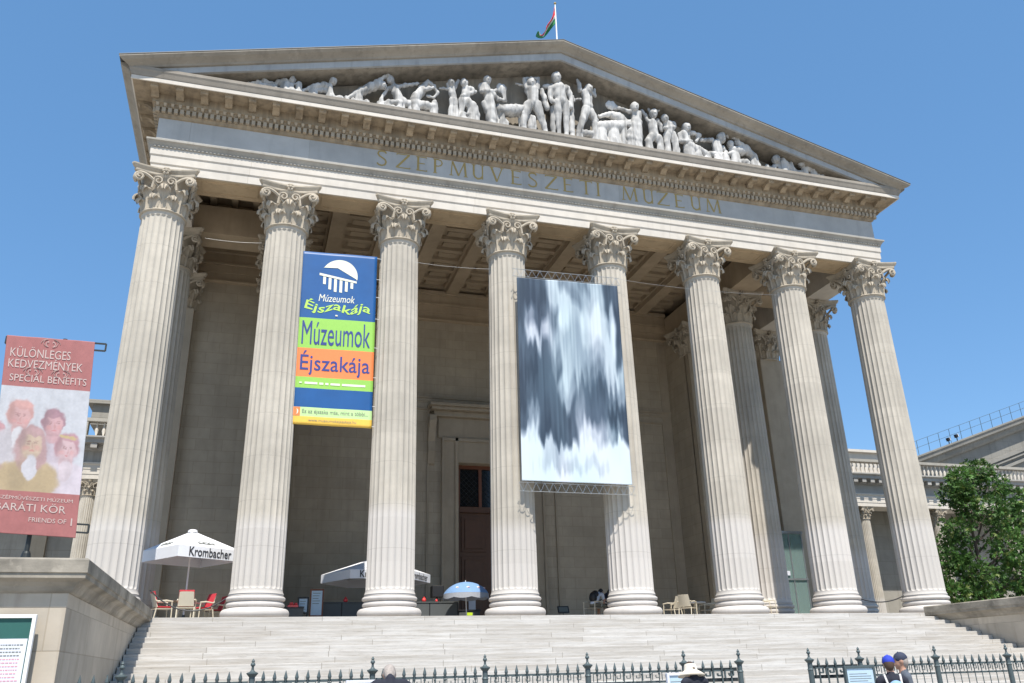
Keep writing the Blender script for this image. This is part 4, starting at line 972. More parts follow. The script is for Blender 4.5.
# --- large smeared grey-blue art banner
B = -0.27
fn = quad_fn(at(522, 480.5, B), at(632.3, 485, B), at(516.6, 277, B), at(617.2, 286, B), 0.012, nx=4, ny=1)
bn = thing("art_banner", "large white and steel blue banner with blurred vertical smears", "banner", fn(.5, 0))
NU, NV = 110, 220
b = MB(); b.grid(lambda u, v: fn(u, v), NU, NV)
me_o = b.part("cloth", m_vart, bn, smooth=True)
uu, vv = np.meshgrid(np.linspace(0, 1, NU + 1), np.linspace(0, 1, NV + 1)); vv = 1 - vv   # vv = 0 at top
def smooth_noise(nu_, nv_, seed):
    r = np.random.default_rng(seed); gq = r.random((nv_ + 2, nu_ + 2))
    x = uu * nu_; y = vv * nv_; xi = np.minimum(x.astype(int), nu_); yi = np.minimum(y.astype(int), nv_); fx = x - xi; fy = y - yi
    fx = fx * fx * (3 - 2 * fx); fy = fy * fy * (3 - 2 * fy)
    return (gq[yi, xi] * (1 - fx) + gq[yi, xi + 1] * fx) * (1 - fy) + (gq[yi + 1, xi] * (1 - fx) + gq[yi + 1, xi + 1] * fx) * fy
sig = lambda x: 1 / (1 + np.exp(-x))
KV = np.array([0, .1, .2, .3, .4, .5, .6, .7, .8, .87, .93, 1.0])
KT = np.array([[.2, .2, .2, .8, .55, .6, .5, .7, .2, .3], [.15, .15, .15, .75, .85, .5, .7, .75, .25, .25], [.15, .5, .25, .45, .88, .75, .82, .88, .7, .15], [.3, .8, .7, .7, .7, .7, .75, .88, .88, .15],
    [.2, .25, .3, .5, .75, .7, .62, .7, .88, .25], [.12, .15, .3, .36, .78, .7, .45, .5, .8, .7], [.12, .25, .3, .32, .65, .45, .3, .25, .45, .55], [.25, .5, .25, .3, .25, .55, .35, .35, .15, .15],
    [.92, .85, .2, .25, .3, .88, .8, .65, .45, .2], [.97, .95, .85, .75, .9, .95, .95, .95, .95, .95], [.98, .9, .82, .76, .78, .82, .82, .86, .95, .98], [1] * 10])
jit = (smooth_noise(44, 2, 1) - .5) * .14 + (smooth_noise(14, 2, 6) - .5) * .10 + .03 * uu
vq = np.clip(vv + jit * np.sin(np.pi * np.clip(vv, 0, 1)) ** .5, 0, 1); uq = np.clip(uu + (smooth_noise(6, 9, 8) - .5) * .07, 0, 1) * 9
u0 = np.minimum(uq.astype(int), 8); fu = uq - u0; fu = np.clip((fu - .5) * 2.6 + .5, 0, 1); fu = fu * fu * (3 - 2 * fu)
iv = np.clip(np.searchsorted(KV, vq, side='right') - 1, 0, 10); fv = (vq - KV[iv]) / (KV[iv + 1] - KV[iv]); fv = np.clip((fv - .5) * 1.8 + .5, 0, 1)
val = (KT[iv, u0] * (1 - fu) + KT[iv, u0 + 1] * fu) * (1 - fv) + (KT[iv + 1, u0] * (1 - fu) + KT[iv + 1, u0 + 1] * fu) * fv
val = np.clip((val - .5) * 1.3 + .46 + .22 * (smooth_noise(70, 4, 5) - .5), 0, 1)
c0, c1, c2, c3 = [np.array(c) for c in ((.022, .036, .060), (.070, .098, .140), (.26, .295, .36), (.58, .61, .66))]
V3 = val[..., None]
colr = np.where(V3 < .3, c0 + (c1 - c0) * V3 / .3, np.where(V3 < .65, c1 + (c2 - c1) * (V3 - .3) / .35, c2 + (c3 - c2) * (V3 - .65) / .35))
tint = smooth_noise(8, 4, 9)[..., None]; colr = colr * (1 - .16 * tint * np.array([.9, .1, .25]))
setcols(me_o.data, colr.reshape(-1, 3)); me_o.modifiers.new("t", 'SOLIDIFY').thickness = 0.006 # thin cloth
for v0, dz in ((1.0, .12), (0.0, -.16)):                   # lattice rods stretching the cloth
    a, c = fn(0, v0), fn(1, v0); s = 1 if dz > 0 else -1
    a = a + Vector((-.15 if v0 else -.1, .03, s * .05)); c = c + Vector((.12, .03, s * .05)); h = Vector((0, .0, s * .30))
    b = MB(); b.tube([a, c], .012, 6); b.tube([a + h, c + h], .012, 6); n_ = 14
    for i in range(n_):
        p, q = a.lerp(c, i / n_), a.lerp(c, (i + 1) / n_); b.tube([p, p.lerp(q, .5) + h], .006, 4); b.tube([p.lerp(q, .5) + h, q], .006, 4)
    b.part("truss_rod", m_steel, bn)
# --- red portrait banner on a pole
B = -2.55; 
fn = quad_fn(at(-15, 532, B), at(75.5, 538, B), at(7, 335, B), at(95, 342, B), 0.007, nx=5, ny=1)
rb = thing("pole_banner", "tall red and white banner of pale painted portraits on a pole", "banner", W((at(24, 557, B).x / U) + X0, B, 0.058))
NU, NV = 120, 270
b = MB(); b.grid(lambda u, v: fn(u, v), NU, NV); cl = b.part("cloth", m_vred, rb, smooth=True)
uu, vv = np.meshgrid(np.linspace(0, 1, NU + 1), np.linspace(0, 1, NV + 1)); vv = 1 - vv
img = np.zeros((NV + 1, NU + 1, 3)); ASP = 2.32          # height / width
img[:] = (.60, .61, .65); yy = vv * ASP
RED = np.array((.42, .115, .108))
def paint(mask, c, a=1.0):
    m = (np.clip(mask, 0, 1) * a)[..., None]; img[:] = img * (1 - m) + np.array(c) * m
WX = (smooth_noise(16, 36, 41) - .5) * .035 + (smooth_noise(45, 110, 42) - .5) * .012; WY = (smooth_noise(16, 36, 43) - .5) * .035 + (smooth_noise(45, 110, 44) - .5) * .012
def ell(cu, cy_, ru, ry, rot=0, soft=30):
    x, y = uu + WX - cu, yy + WY - cy_; c_, s_ = math.cos(rot), math.sin(rot); x, y = x * c_ + y * s_, -x * s_ + y * c_
    return sig((1 - np.sqrt((x / ru) ** 2 + (y / ry) ** 2)) * soft)
def bust(cu, cy_, s, skin, hair, coat, scarf=None, long=0):
    paint(ell(cu - .01, cy_ + 2.25 * s, 1.9 * s, 1.35 * s), coat); 
    paint(ell(cu, cy_ + .98 * s, .42 * s, .55 * s), skin)
    if long: paint(ell(cu, cy_ + .45 * s, 1.02 * s, 1.35 * s), hair)
    paint(ell(cu, cy_ - .22 * s, .86 * s, .98 * s), hair); paint(ell(cu + .05 * s, cy_ + .05 * s, .62 * s, .86 * s), skin)
    paint(ell(cu + .05 * s, cy_ - .78 * s, .62 * s, .28 * s), hair, .9); dk = [c * .72 for c in skin]; paint(ell(cu - .40 * s, cy_ + .15 * s, .28 * s, .75 * s, soft=4), dk, .6); paint(ell(cu + .05 * s, cy_ + .78 * s, .34 * s, .14 * s, soft=5), dk, .6)
    paint(ell(cu - .55 * s, cy_ - .35 * s, .22 * s, .7 * s, soft=6), [c * .7 for c in hair], .7); paint(ell(cu + .3 * s, cy_ - .85 * s, .35 * s, .16 * s, .3, soft=6), [min(1, c * 1.2) for c in hair], .6); paint(ell(cu - .6 * s, cy_ + 2.0 * s, .5 * s, .9 * s, .2, soft=5), [c * .75 for c in coat], .6)
    for sx in (-1, 1):
        paint(ell(cu + (.05 + sx * .24) * s, cy_ - .02 * s, .12 * s, .055 * s), (.24, .11, .11), .6); paint(ell(cu + (.05 + sx * .24) * s, cy_ - .15 * s, .16 * s, .035 * s), (.28, .12, .11), .6)
        paint(ell(cu + (.05 + sx * .34) * s, cy_ + .28 * s, .18 * s, .16 * s, soft=4), (.66, .28, .26), .5)
    paint(ell(cu + .09 * s, cy_ + .18 * s, .06 * s, .22 * s, soft=5), (.45, .2, .18), .5); paint(ell(cu + .06 * s, cy_ + .48 * s, .17 * s, .06 * s), (.55, .16, .16), .6)
    if scarf: paint(ell(cu + .05 * s, cy_ + 1.5 * s, .42 * s, .75 * s), scarf)
bust(.00, 1.22, .13, (.60, .34, .37), (.52, .27, .29), (.40, .22, .26), (.62, .58, .60))
bust(.24, .98, .17, (.64, .38, .37), (.60, .32, .29), (.58, .54, .57), (.66, .64, .66))
bust(.62, 1.05, .155, (.60, .35, .37), (.36, .19, .23), (.56, .48, .54), None)
bust(.80, 1.33, .165, (.66, .46, .48), (.48, .25, .28), (.68, .60, .66), (.66, .56, .60))
paint(ell(.80, 1.19, .11, .025, .15), (.55, .42, .18), .9)
bust(.40, 1.30, .185, (.60, .45, .33), (.47, .29, .29), (.50, .37, .20), (.62, .60, .64), long=1)
img[:] = img * (.94 + .12 * smooth_noise(7, 14, 31))[..., None]
img[vv < .268] = RED; img[vv > .795] = RED
img[:] = img * (1 + .06 * (smooth_noise(30, 3, 21) - .5))[..., None]
img[:] = img * .90 + .055; img *= .72 * (1 + .10 * (smooth_noise(50, 120, 77) - .5) + .12 * (smooth_noise(14, 30, 78) - .5))[..., None]; setcols(cl.data, img.reshape(-1, 3)); cl.modifiers.new("t", 'SOLIDIFY').thickness = 0.006 # thin cloth
T = lambda u, v: fn(u, v, 0.009)
m_pale = plain("pale_lettering", (.48, .38, .35), .6)
b = MB()
put_text(b, "KÜLÖNLEGES", .06, .74, .888, .945, T); put_text(b, "KEDVEZMÉNYEK", .05, .89, .830, .886, T); put_text(b, "SPECIAL BENEFITS", .08, .95, .758, .795, T)
put_text(b, "SZÉPMŰVÉSZETI MÚZEUM", .10, .93, .163, .186, T); put_text(b, "BARÁTI KÖR", .08, .86, .110, .155, T); put_text(b, "FRIENDS OF", .46, .88, .062, .083, T)
b.add([T(u, v) for u, v in [(.93, .055), (.945, .055), (.945, .09), (.93, .09)]], [(0, 1, 2, 3)], raw=True)
for (cu, cv) in ((.33, .812), (.65, .808), (.5, .97)):     # faint printed scrolls
    for s in (-1, 1):
        pts = [fn(cu + s * (.02 + .10 * (1 - i / 22) * abs(math.cos(i * .43)) * .9), cv + .028 * math.sin(i * .43) * (1 - i / 30), .012) for i in range(22)]; b.tube(pts, .005, 3)
b.part("lettering", m_pale, rb)
b = MB(); top = fn(.5, 1.0); px_ = at(24, 557, B).x; py_ = B * U + .12
b.lathe([(.16, 0), (.155, .05), (.10, .14), (.075, .30), (.06, .34)], (px_, py_, .058 * U), 16); b.tube([(px_, py_, .058 * U), (px_, py_, top.z + .05)], .042, 10); b.part("pole", m_iron, rb, smooth=False)
for v in (.985, .055):
    a, c = fn(-.01, v), fn(1.0, v); d = (c - a).normalized(); b = MB(); e = c + d * .20
    for dz in (.05, -.10): b.beam(a + Vector((0, .05, dz)), e + Vector((0, .05, dz)), .03, .03)
    b.beam(e + Vector((0, .05, .05)), e + Vector((0, .05, -.10)), .03, .03); b.beam(a + Vector((0, .05, .05)), a + Vector((0, .05, -.10)), .03, .03); b.part("bracket_arm", m_iron, rb)
# cables
def cable(p, q, sag, label, r=.0045, mat=None, cat="cable", name="cable"):
    b = MB(); b.tube([p.lerp(q, i / 14) - Vector((0, 0, sag * 4 * (i / 14) * (1 - i / 14))) for i in range(15)], r, 5); b.single(name, mat or m_steel, label, cat)
cable(at(617, 279, -.22), at(778, 295, -.22), .12, "thin pale cable running from the art banner's top to the columns on its far side")
cable(at(414, 262, -.2), at(489, 269, -.2), .05, "thin pale cable strung between two columns above the bar")
cable(at(205, 238, .1), at(262, 243, .1), .05, "short pale cable strung high between the first two columns")
cable(at(150, 590, .05), at(232, 594, .05), .55, "dark rope hung low behind the red cushioned chairs", .022, m_black, "rope", "barrier_rope")
cable(at(853, 596, .05), at(908, 593, .05), .28, "dark rope hung low between the two end columns", .022, m_black, "rope", "barrier_rope")

# ================================================================== UMBRELLAS
def octa(n, r, a0): return [(r * math.cos(a0 + 2 * PI * i / n), r * math.sin(a0 + 2 * PI * i / n)) for i in range(n)]
def big_umbrella(loc, r, h_edge, h_top, val, a0, label, n, texts, cap_px=0.16):
    t = thing("umbrella", label, "umbrella", loc, 0, "white beer garden umbrellas")
    P = octa(n, r, a0)
    b = MB(); apex = Vector((0, 0, h_top))
    for i in range(n):
        p, q = Vector((*P[i], h_edge)), Vector((*P[(i + 1) % n], h_edge))
        def fn(u, v, p=p, q=q):
            e = p.lerp(q, u); w = apex.lerp(e, v); w.z -= .02 * math.sin(v * PI) * math.sin(u * PI); return w
        b.grid(fn, 6, 6)
        b.add([p, q, q * 1.0 + Vector((0, 0, -val)), p + Vector((0, 0, -val))], [(0, 1, 2, 3)])
    c = b.part("canopy", m_canvas, t, local=True)
    b = MB(); b.lathe([(cap_px, -.09), (cap_px * .95, -.02), (.10, .01), (.03, .02)], (0, 0, h_top + .03), 12); b.part("top_cap", m_canvas, t, local=True)
    b = MB(); b.tube([(0, 0, 0.1), (0, 0, h_top)], .028, 10); b.part("pole", m_white, t, local=True)
    b = MB(); b.box(-.36, .36, -.36, .36, 0, .09); b.lathe([(.09, .09), (.05, .30)], (0, 0, 0), 10); b.part("foot", m_bar, t, local=True, bevel=.015)
    for i in range(n):
        b = MB(); e = Vector((*P[i], h_edge - .02)); b.tube([Vector((0, 0, h_top - .12)), Vector((0, 0, h_top - .12)).lerp(e, .5) + Vector((0, 0, -.10)), e], .012, 4); b.tube([(0, 0, h_edge - .25), Vector((0, 0, h_top - .12)).lerp(e, .5) + Vector((0, 0, -.11))], .011, 4); b.part("rib", m_white, t, local=True)
    for i, full in texts:
        p, q = Vector((*P[i], h_edge)), Vector((*P[(i + 1) % n], h_edge)); nrm = Vector(((p + q).x, (p + q).y, 0)).normalized() * .012
        if (q - p).cross(Vector((0, 0, 1))).dot(nrm) < 0: p, q = q, p
        b = MB(); F2 = lambda u, v, p=p, q=q, nrm=nrm: p.lerp(q, u) + nrm + Vector((0, 0, -val * (1 - v)))
        if full: put_text(b, "Krombacher", .17, .86, .12, .92, F2, bold=.015)
        b.part("lettering", m_blackink, t, local=True)
        mid = apex.lerp(p.lerp(q, .5), .74); sl = (p.lerp(q, .5) - apex).normalized(); ax = (q - p).normalized(); up = -sl
        def F3(u, v, mid=mid, ax=ax, up=up, nrm=nrm): return mid + ax * (u - .5) * .62 + up * (v - .5) * .2 + Vector((nrm.x * 3, nrm.y * 3, -.01))
        b = MB()                                            # small crest: three loops on a bar
        for cx in (.2, .5, .8):
            pts = [F3(cx + .16 * math.cos(a), .55 + .36 * math.sin(a)) for a in [2 * PI * k / 12 for k in range(13)]]; b.tube(pts, .011, 4)
        b.tube([F3(.02, .18), F3(.98, .18)], .014, 4); b.part("crest", m_greyink, t, local=True)
    return t
yu = 0.52
e0, e1 = at(145, 553, yu), at(238, 552, yu); tp = at(193, 531, yu)
cxm = (e0 + e1) / 2
big_umbrella(Vector((tp.x, yu * U, 0)), 1.58, at(192, 551, yu).z, tp.z, .36, math.radians(-100), "white beer umbrella over the red cushioned chairs", 4, [(0, True), (3, False)])
yu = 1.42; tp = at(377, 557, yu); e0 = at(322, 575, yu)
big_umbrella(Vector((tp.x, yu * U, 0)), 2.12, e0.z + .02, tp.z, .32, math.radians(-125), "wide white beer umbrella above the grey bar counter", 6, [(0, True), (1, True)])
# small blue parasol
yu = 0.95; tp = at(466, 582, yu); ec = at(444, 592, yu); rr = (at(487, 594, yu).x - at(443, 592, yu).x) / 2
t = thing("parasol", "small pale blue parasol with grey scalloped fringe near the door", "parasol", (tp.x, yu * U, 0))
zt, ze = tp.z, at(466, 594, yu).z
b = MB(); n = 48; rings = []
for i in range(1, 9):
    a = i / 8 * 1.15; rings.append([(rr * math.sin(a) / math.sin(1.15) * math.cos(2 * PI * j / n), rr * math.sin(a) / math.sin(1.15) * math.sin(2 * PI * j / n), ze + (zt - ze) * ((math.cos(a) - math.cos(1.15)) / (1 - math.cos(1.15)))) for j in range(n)])
b.loft([[(0.01 * math.cos(2 * PI * j / n), 0.01 * math.sin(2 * PI * j / n), zt) for j in range(n)]] + rings, cap=False); b.part("canopy", m_bcanvas, t, smooth=True, local=True)
b = MB(); b.loft([[(rr * math.cos(2 * PI * j / n), rr * math.sin(2 * PI * j / n), ze - .002) for j in range(n)], [(rr * 1.01 * math.cos(2 * PI * j / n), rr * 1.01 * math.sin(2 * PI * j / n), ze - .15 - .05 * abs(math.sin(j * PI / 6))) for j in range(n)]], cap=False); b.part("fringe", m_gcanvas, t, local=True)
b = MB(); b.tube([(0.02, 0, .05), (-.02, 0, zt + .06)], .016, 8); b.part("pole", m_white, t, local=True)
b = MB(); b.lathe([(.20, 0), (.20, .05), (.05, .10)], n=14); b.part("foot", m_bar, t, local=True)
for a in (-2.3, -1.7, -1.1, -.5):
    b = MB(); c = Vector((rr * .80 * math.cos(a), rr * .80 * math.sin(a), ze + (zt - ze) * .42)); b.sphere(c, .07, 8, (1, .6, .7)); o = b.part("printed_badge", m_creamink, t, local=True)
    b = MB(); b.sphere(c + Vector((0.02, -.045, .0)), .034, 6, (1, .5, 1)); b.part("badge_dot", m_redink, t, local=True)

# ================================================================== CAFE FURNITURE
def chair_parts(t, cushion):
    sw, sd, sh = .25, .24, .44
    for sx in (-1, 1):
        b = MB(); b.tube([(sx * .25, -.25, 0), (sx * .26, -.24, .44), (sx * .265, -.22, .64)], .018, 6); b.part("leg", m_cream, t, local=True)
        b = MB(); b.tube([(sx * .25, .29, 0), (sx * .25, .22, .44)], .018, 6); b.part("leg", m_cream, t, local=True)
        b = MB(); b.tube([(sx * .265, -.25, .63), (sx * .275, -.05, .655), (sx * .265, .20, .63), (sx * .25, .26, .66)], [.022, .026, .024, .02], 6); b.part("armrest", m_cream, t, local=True)
    b = MB(); b.grid(lambda u, v: Vector(((u - .5) * .50, (v - .5) * .48, .445 - .02 * math.sin(u * PI) * math.sin(v * PI))), 6, 6); b.grid(lambda u, v: Vector(((u - .5) * .50, (v - .5) * .48, .42)), 1, 1)
    b.box(-.25, .25, -.24, .24, .41, .425); b.part("seat", m_cream, t, local=True)
    b = MB(); b.grid(lambda u, v: Vector(((u - .5) * (.47 - .05 * v), .23 + .13 * v + .03 * (1 - math.sin(u * PI)) * -1, .46 + .42 * v)), 8, 6); o = b.part("backrest", m_cream, t, local=True); so = o.modifiers.new("t", 'SOLIDIFY'); so.thickness = .022
    if cushion:
        b = MB(); b.box(-.22, .22, -.23, .20, .447, .50); b.part("seat_cushion", m_red, t, local=True, bevel=.02)
        b = MB(); b.obox((0, .245, .70), (.225, 0, 0), (0, .018, -.006), (0, .075, .235)); b.part("back_cushion", m_red, t, local=True, bevel=.015)
def chair(loc, rz, cushion, label, group):
    src = CH.get(cushion)
    if src is None:
        t = thing("armchair", label, "chair", loc, rz, group); chair_parts(t, cushion); CH[cushion] = t
    else:
        t = copy_tree(src); t.location = loc; t.rotation_euler.z = rz; t['label'] = label; t['group'] = group
    return t
CH = {}
gr = "cream chairs with red cushions"
def on(px, yu, py=612): q = at(px, py, yu); return Vector((q.x, q.y, 0))
chair(on(161, .30), math.radians(110), True, "cream armchair with red cushions seen sideways at the end nearest the stair wall", gr)
chair(on(185.5, .22), math.radians(180), True, "cream armchair turned with its oval back to the steps, red cushion over its top", gr)
chair(on(202, .42), math.radians(-58), True, "cream armchair with a red cushion angled beside the umbrella pole", gr)
chair(on(214, .66), math.radians(-70), True, "cream armchair with a red cushion half hidden by the column base", gr)
def table(loc, r, label, top, leg):
    t = thing("round_table", label, "table", loc)
    b = MB(); b.lathe([(r - .01, .715), (r, .72), (r, .74), (r - .01, .748)], n=28); b.part("tabletop", top, t, local=True)
    for k in range(4):
        a = PI / 4 + k * PI / 2; b = MB(); b.tube([(.05 * math.cos(a), .05 * math.sin(a), .71), (.10 * math.cos(a), .10 * math.sin(a), .35), (r * .75 * math.cos(a), r * .75 * math.sin(a), 0)], .02, 6); b.part("leg", leg, t, local=True)
table(on(181, .55), .42, "round table with pale wooden top among the red cushioned chairs", m_ltwood, m_cream)
gr = "plain cream chairs"
chair(on(673, .62), math.radians(-150), False, "cream armchair partly behind the column base, turned away from the table", gr)
chair(on(688, .42), math.radians(128), False, "cream armchair with a slatted high back standing before the round white table", gr)
chair(on(708, .72), math.radians(-95), False, "cream armchair facing sideways on the far side of the round white table", gr)
chair(on(722, .40), math.radians(-110), False, "cream armchair mostly hidden by the column base beside the table", gr)
chair(on(768, .35), math.radians(80), False, "lone cream armchair peeping out behind a front column near the glass cabin", gr)
table(on(696.5, .80), .40, "round white topped table between plain cream chairs", m_white, m_cream)

# ================================================================== BAR AND THINGS ROUND THE DOOR
yb = 1.18; xb0 = at(311, 610, yb).x; xb1 = at(458, 610, yb).x; hb = at(340, 602, yb).z
bar = thing("bar_counter", "long grey bar counter of flat panels under the wide umbrella", "bar", ((xb0 + xb1) / 2, yb * U, 0))
np_ = 5; w = (xb1 - xb0) / np_
for k in range(np_):
    b = MB(); b.box(xb0 + k * w + .02, xb0 + (k + 1) * w - .02, yb * U, yb * U + .05, .04, hb - .04); b.part("front_panel", m_bar, bar, bevel=.008)
b = MB(); b.box(xb0, xb1, yb * U - .03, yb * U + .55, hb - .04, hb); b.part("worktop", m_bar, bar, bevel=.01)
for k in range(np_ + 1):
    b = MB(); b.box(xb0 + k * w - .018, xb0 + k * w + .018, yb * U + .002, yb * U + .50, 0, hb - .041); b.part("post", m_black, bar)
for px, lab in ((345.5, "red glass candle lamp on the bar left of the big column"), (424, "larger red glass candle lamp on the bar right of the big column"), (436.5, "low red glass dish on the bar beside the black box")):
    q = at(px, 601, yb + .03); s = .72 if px != 436.5 else .45
    t = thing("candle_lamp", lab, "lamp", (q.x, q.y, hb), 0, "red lamps on the bar")
    b = MB(); b.lathe([(.07 * s, 0), (.11 * s, .04 * s), (.12 * s, .12 * s), (.08 * s, .20 * s), (.05 * s, .21 * s)], n=14); b.part("glass_bowl", m_candle, t, smooth=True, local=True)
    b = MB(); b.lathe([(.05 * s, .21 * s), (.055 * s, .24 * s), (.02 * s, .27 * s)], n=10); b.part("lid", m_candle, t, local=True)
q = at(437, 596, 1.5)
t = thing("equipment_box", "small black box on a stand behind the bar", "box", (q.x, 1.5 * U, 0))
b = MB(); zb = at(437, 597, 1.5).z; b.box(-.24, .24, -.2, .2, zb - .02, at(437, 586, 1.5).z); b.part("cabinet", m_black, t, local=True, bevel=.02); b = MB(); b.lathe([(.15, 0), (.15, .03), (.03, .05), (.03, zb - .02)], n=10); b.part("stand", m_iron, t, local=True)
def sign_stand(px0, px1, py0, py1, yu, label, frame, face, extra=None):
    a, c = at(px0, py0, yu), at(px1, py1, yu); xm = (a.x + c.x) / 2; w2 = abs(c.x - a.x) / 2; z1, z0 = a.z, max(c.z, .12)
    t = thing("menu_stand", label, "menu board", (xm, yu * U, 0))
    b = MB()
    for x0, x1, za, zb_ in ((-w2, -w2 + .05, z0, z1), (w2 - .05, w2, z0, z1), (-w2 + .05, w2 - .05, z1 - .06, z1), (-w2 + .05, w2 - .05, z0, z0 + .06)): b.box(x0, x1, -.03, .03, za, zb_)
    b.part("frame", frame, t, local=True)
    b = MB(); b.box(-w2 + .05, w2 - .05, -.012, .012, z0 + .06, z1 - .06); b.part("panel", face, t, local=True)
    b = MB()
    for i in range(5): b.box(-w2 * .6, w2 * (.5 - .12 * (i % 3)), -.016, -.0125, z1 - .16 - .09 * i, z1 - .14 - .09 * i)
    b.part("printed_lines", m_greyink, t, local=True)
    for s in (-1, 1): b = MB(); b.box(s * (w2 - .04) - .02, s * (w2 - .04) + .02, -.02, .02, 0, z0); b.part("leg", frame, t, local=True)
    return t
sign_stand(298, 308, 597, 614, 1.02, "short sign board with pale sheet in a dark frame beside the column base", m_black, m_bluepaper)
sign_stand(310.5, 322.5, 589, 617, 1.06, "taller dark red framed board with a pale notice at the end of the bar", m_woodr, m_bluepaper)
q0, q1 = at(282, 608, .9), at(303, 618, .9)
t = thing("serving_shelf", "low dark cabinet with red items left of the bar", "cabinet", ((q0.x + q1.x) / 2, .9 * U, 0)); w2 = abs(q1.x - q0.x) / 2
b = MB(); b.box(-w2, w2, 0, .45, 0.05, q0.z); b.part("body", m_bar, t, local=True, bevel=.01); b = MB(); b.box(-w2 - .02, w2 + .02, -.02, .47, q0.z, q0.z + .03); b.part("top", m_black, t, local=True)
b = MB(); b.box(-.18, .18, -.02, .2, 0, .07); b.sphere((-.05, .1, .11), .08, 8); b.sphere((.10, .1, .10), .07, 8)
o = b.single("red_cloth", m_candle, "small heap of red cloth on the low cabinet left of the bar", "cloth", loc=Vector(((q0.x + q1.x) / 2, .9 * U, q0.z + .03)))
q0, q1 = at(459, 611, 1.25), at(480, 622, 1.25)
t = thing("litter_bin", "dark grey bin with a yellow-green sticker in front of the door", "bin", ((q0.x + q1.x) / 2, 1.25 * U, 0)); w2 = abs(q1.x - q0.x) / 2
b = MB(); b.box(-w2, w2, 0, .6, 0, q0.z); b.part("body", m_bar, t, local=True, bevel=.02); b = MB(); b.box(-w2 - .03, w2 + .03, -.03, .63, q0.z, q0.z + .05); b.part("lid", m_black, t, local=True)
b = MB(); b.box(-.10, .12, -.008, -.001, q0.z - .17, q0.z - .06); b.part("sticker", m_signy, t, local=True)
q = at(472, 604, YB + 0.08); b = MB(); b.box(-.16, .16, -.012, 0, 0, .42); b.box(-.12, .12, -.016, -.0125, .06, .18); b.box(-.12, .12, -.016, -.0125, .22, .36)
b.single("door_notice", m_paper, "small white notice fixed low on the wooden door", "notice", loc=Vector((q.x, (YB + .10) * U - .11, q.z - .25)))
q0, q1 = at(557.5, 606, .85), at(569, 613, .85)
t = thing("sign_stand", "small black sign on a thin post standing alone between two columns", "sign", ((q0.x + q1.x) / 2, .85 * U, 0)); w2 = abs(q1.x - q0.x) / 2
b = MB(); b.obox((0, 0, (q0.z + q1.z) / 2), (w2, 0, 0), (0, .02, 0), (0, .05, (q0.z - q1.z) / 2)); b.part("sign_panel", m_black, t, local=True)
b = MB(); b.obox((0, -.022, (q0.z + q1.z) / 2), (w2 * .8, 0, 0), (0, .003, 0), (0, .04, (q0.z - q1.z) / 2 * .7)); b.part("sheet", m_greyink, t, local=True)
b = MB(); b.tube([(0, .03, 0), (0, .03, q1.z)], .02, 6); b.lathe([(.14, 0), (.14, .02), (.02, .03)], (0, .03, 0), 12); b.part("post", m_iron, t, local=True)
# glass draught lobby
yg = 1.45; x0, x1 = at(787, 600, yg).x, at(810, 600, yg).x; zt = at(795, 534, yg).z; yd_ = 1.6
t = thing("glass_cabin", "tall greenish glass entrance cabin with steel rails behind the columns", "glass cabin", ((x0 + x1) / 2, yg * U, 0)); w2 = (x1 - x0) / 2
for (xa, xb_, ya, yb_) in ((-w2, w2, 0, .012), (-w2, -w2 + .012, .02, yd_), (w2 - .012, w2, .02, yd_)):
    b = MB(); b.box(xa, xb_, ya, yb_, .05, zt); b.part("glass_pane", m_glass, t, local=True)
b = MB()
for x in (-w2, -w2 * .15, w2): b.box(x - .025, x + .025, -.04, -.005, 0, zt)
b.part("mullion", m_steel, t, local=True)
b = MB(); b.box(-w2 - .06, w2 + .06, -.07, yd_, zt, zt + .12); b.part("roof_frame", m_steel, t, local=True)
for z in (zt * .48, .02): b = MB(); b.box(-w2 - .05, w2 + .05, -.06, -.041, z, z + .07); b.part("rail", m_steel, t, local=True)
b = MB(); b.box(-w2 * .85, -w2 * .45, -.055, -.042, zt * .53, zt * .58); b.part("notice", m_paper, t, local=True)

# ================================================================== IRON FENCE
YF = -2.86 * U
def zf(u): return u
Z_TIP, Z_FIN, Z_K1, Z_K0 = -1.56, -1.36, -1.74, -1.93
def picket_mesh(r, tip):
    b = MB(); b.tube([(0, 0, 0), (0, 0, tip - .24)], r, 6); b.lathe([(r, tip - .25), (.026, tip - .22), (.012, tip - .20), (.034, tip - .12), (.022, tip - .07), (.002, tip)], n=8); return b.mesh("picket", m_irong)
ME_PK = picket_mesh(.011, Z_TIP - GZ); ME_PKH = picket_mesh(.020, Z_TIP - GZ)
b = MB(); hp = Z_FIN - GZ
b.lathe([(.085, 0), (.085, .2), (.058, .25), (.055, hp - .45), (.065, hp - .43), (.052, hp - .40), (.05, hp - .30), (.098, hp - .245), (.098, hp - .232), (.045, hp - .21), (.022, hp - .18), (.02, hp - .13), (.042, hp - .105), (.038, hp - .085), (.02, hp - .06), (.03, hp - .045), (.003, hp)], n=12); ME_POST = b.mesh("fence_post", m_irong)
def key_mesh(L_, w, s):      # meander band of length L_
    b = MB(); h = Z_K1 - Z_K0 - .05; n = max(1, round(L_ / (.20 * s))); d = L_ / n
    for i in range(n):
        x = i * d; z0 = 0; P = [(x, z0), (x, h), (x + d * .72, h), (x + d * .72, h * .35), (x + d * .36, h * .35), (x + d * .36, h * .68)]
        for p, q in zip(P[:-1], P[1:]): b.beam((p[0], 0, p[1]), (q[0], 0, q[1]), w, w)
    return b.mesh("meander_band", m_irong)
def ux(u): return (u - X0) * U
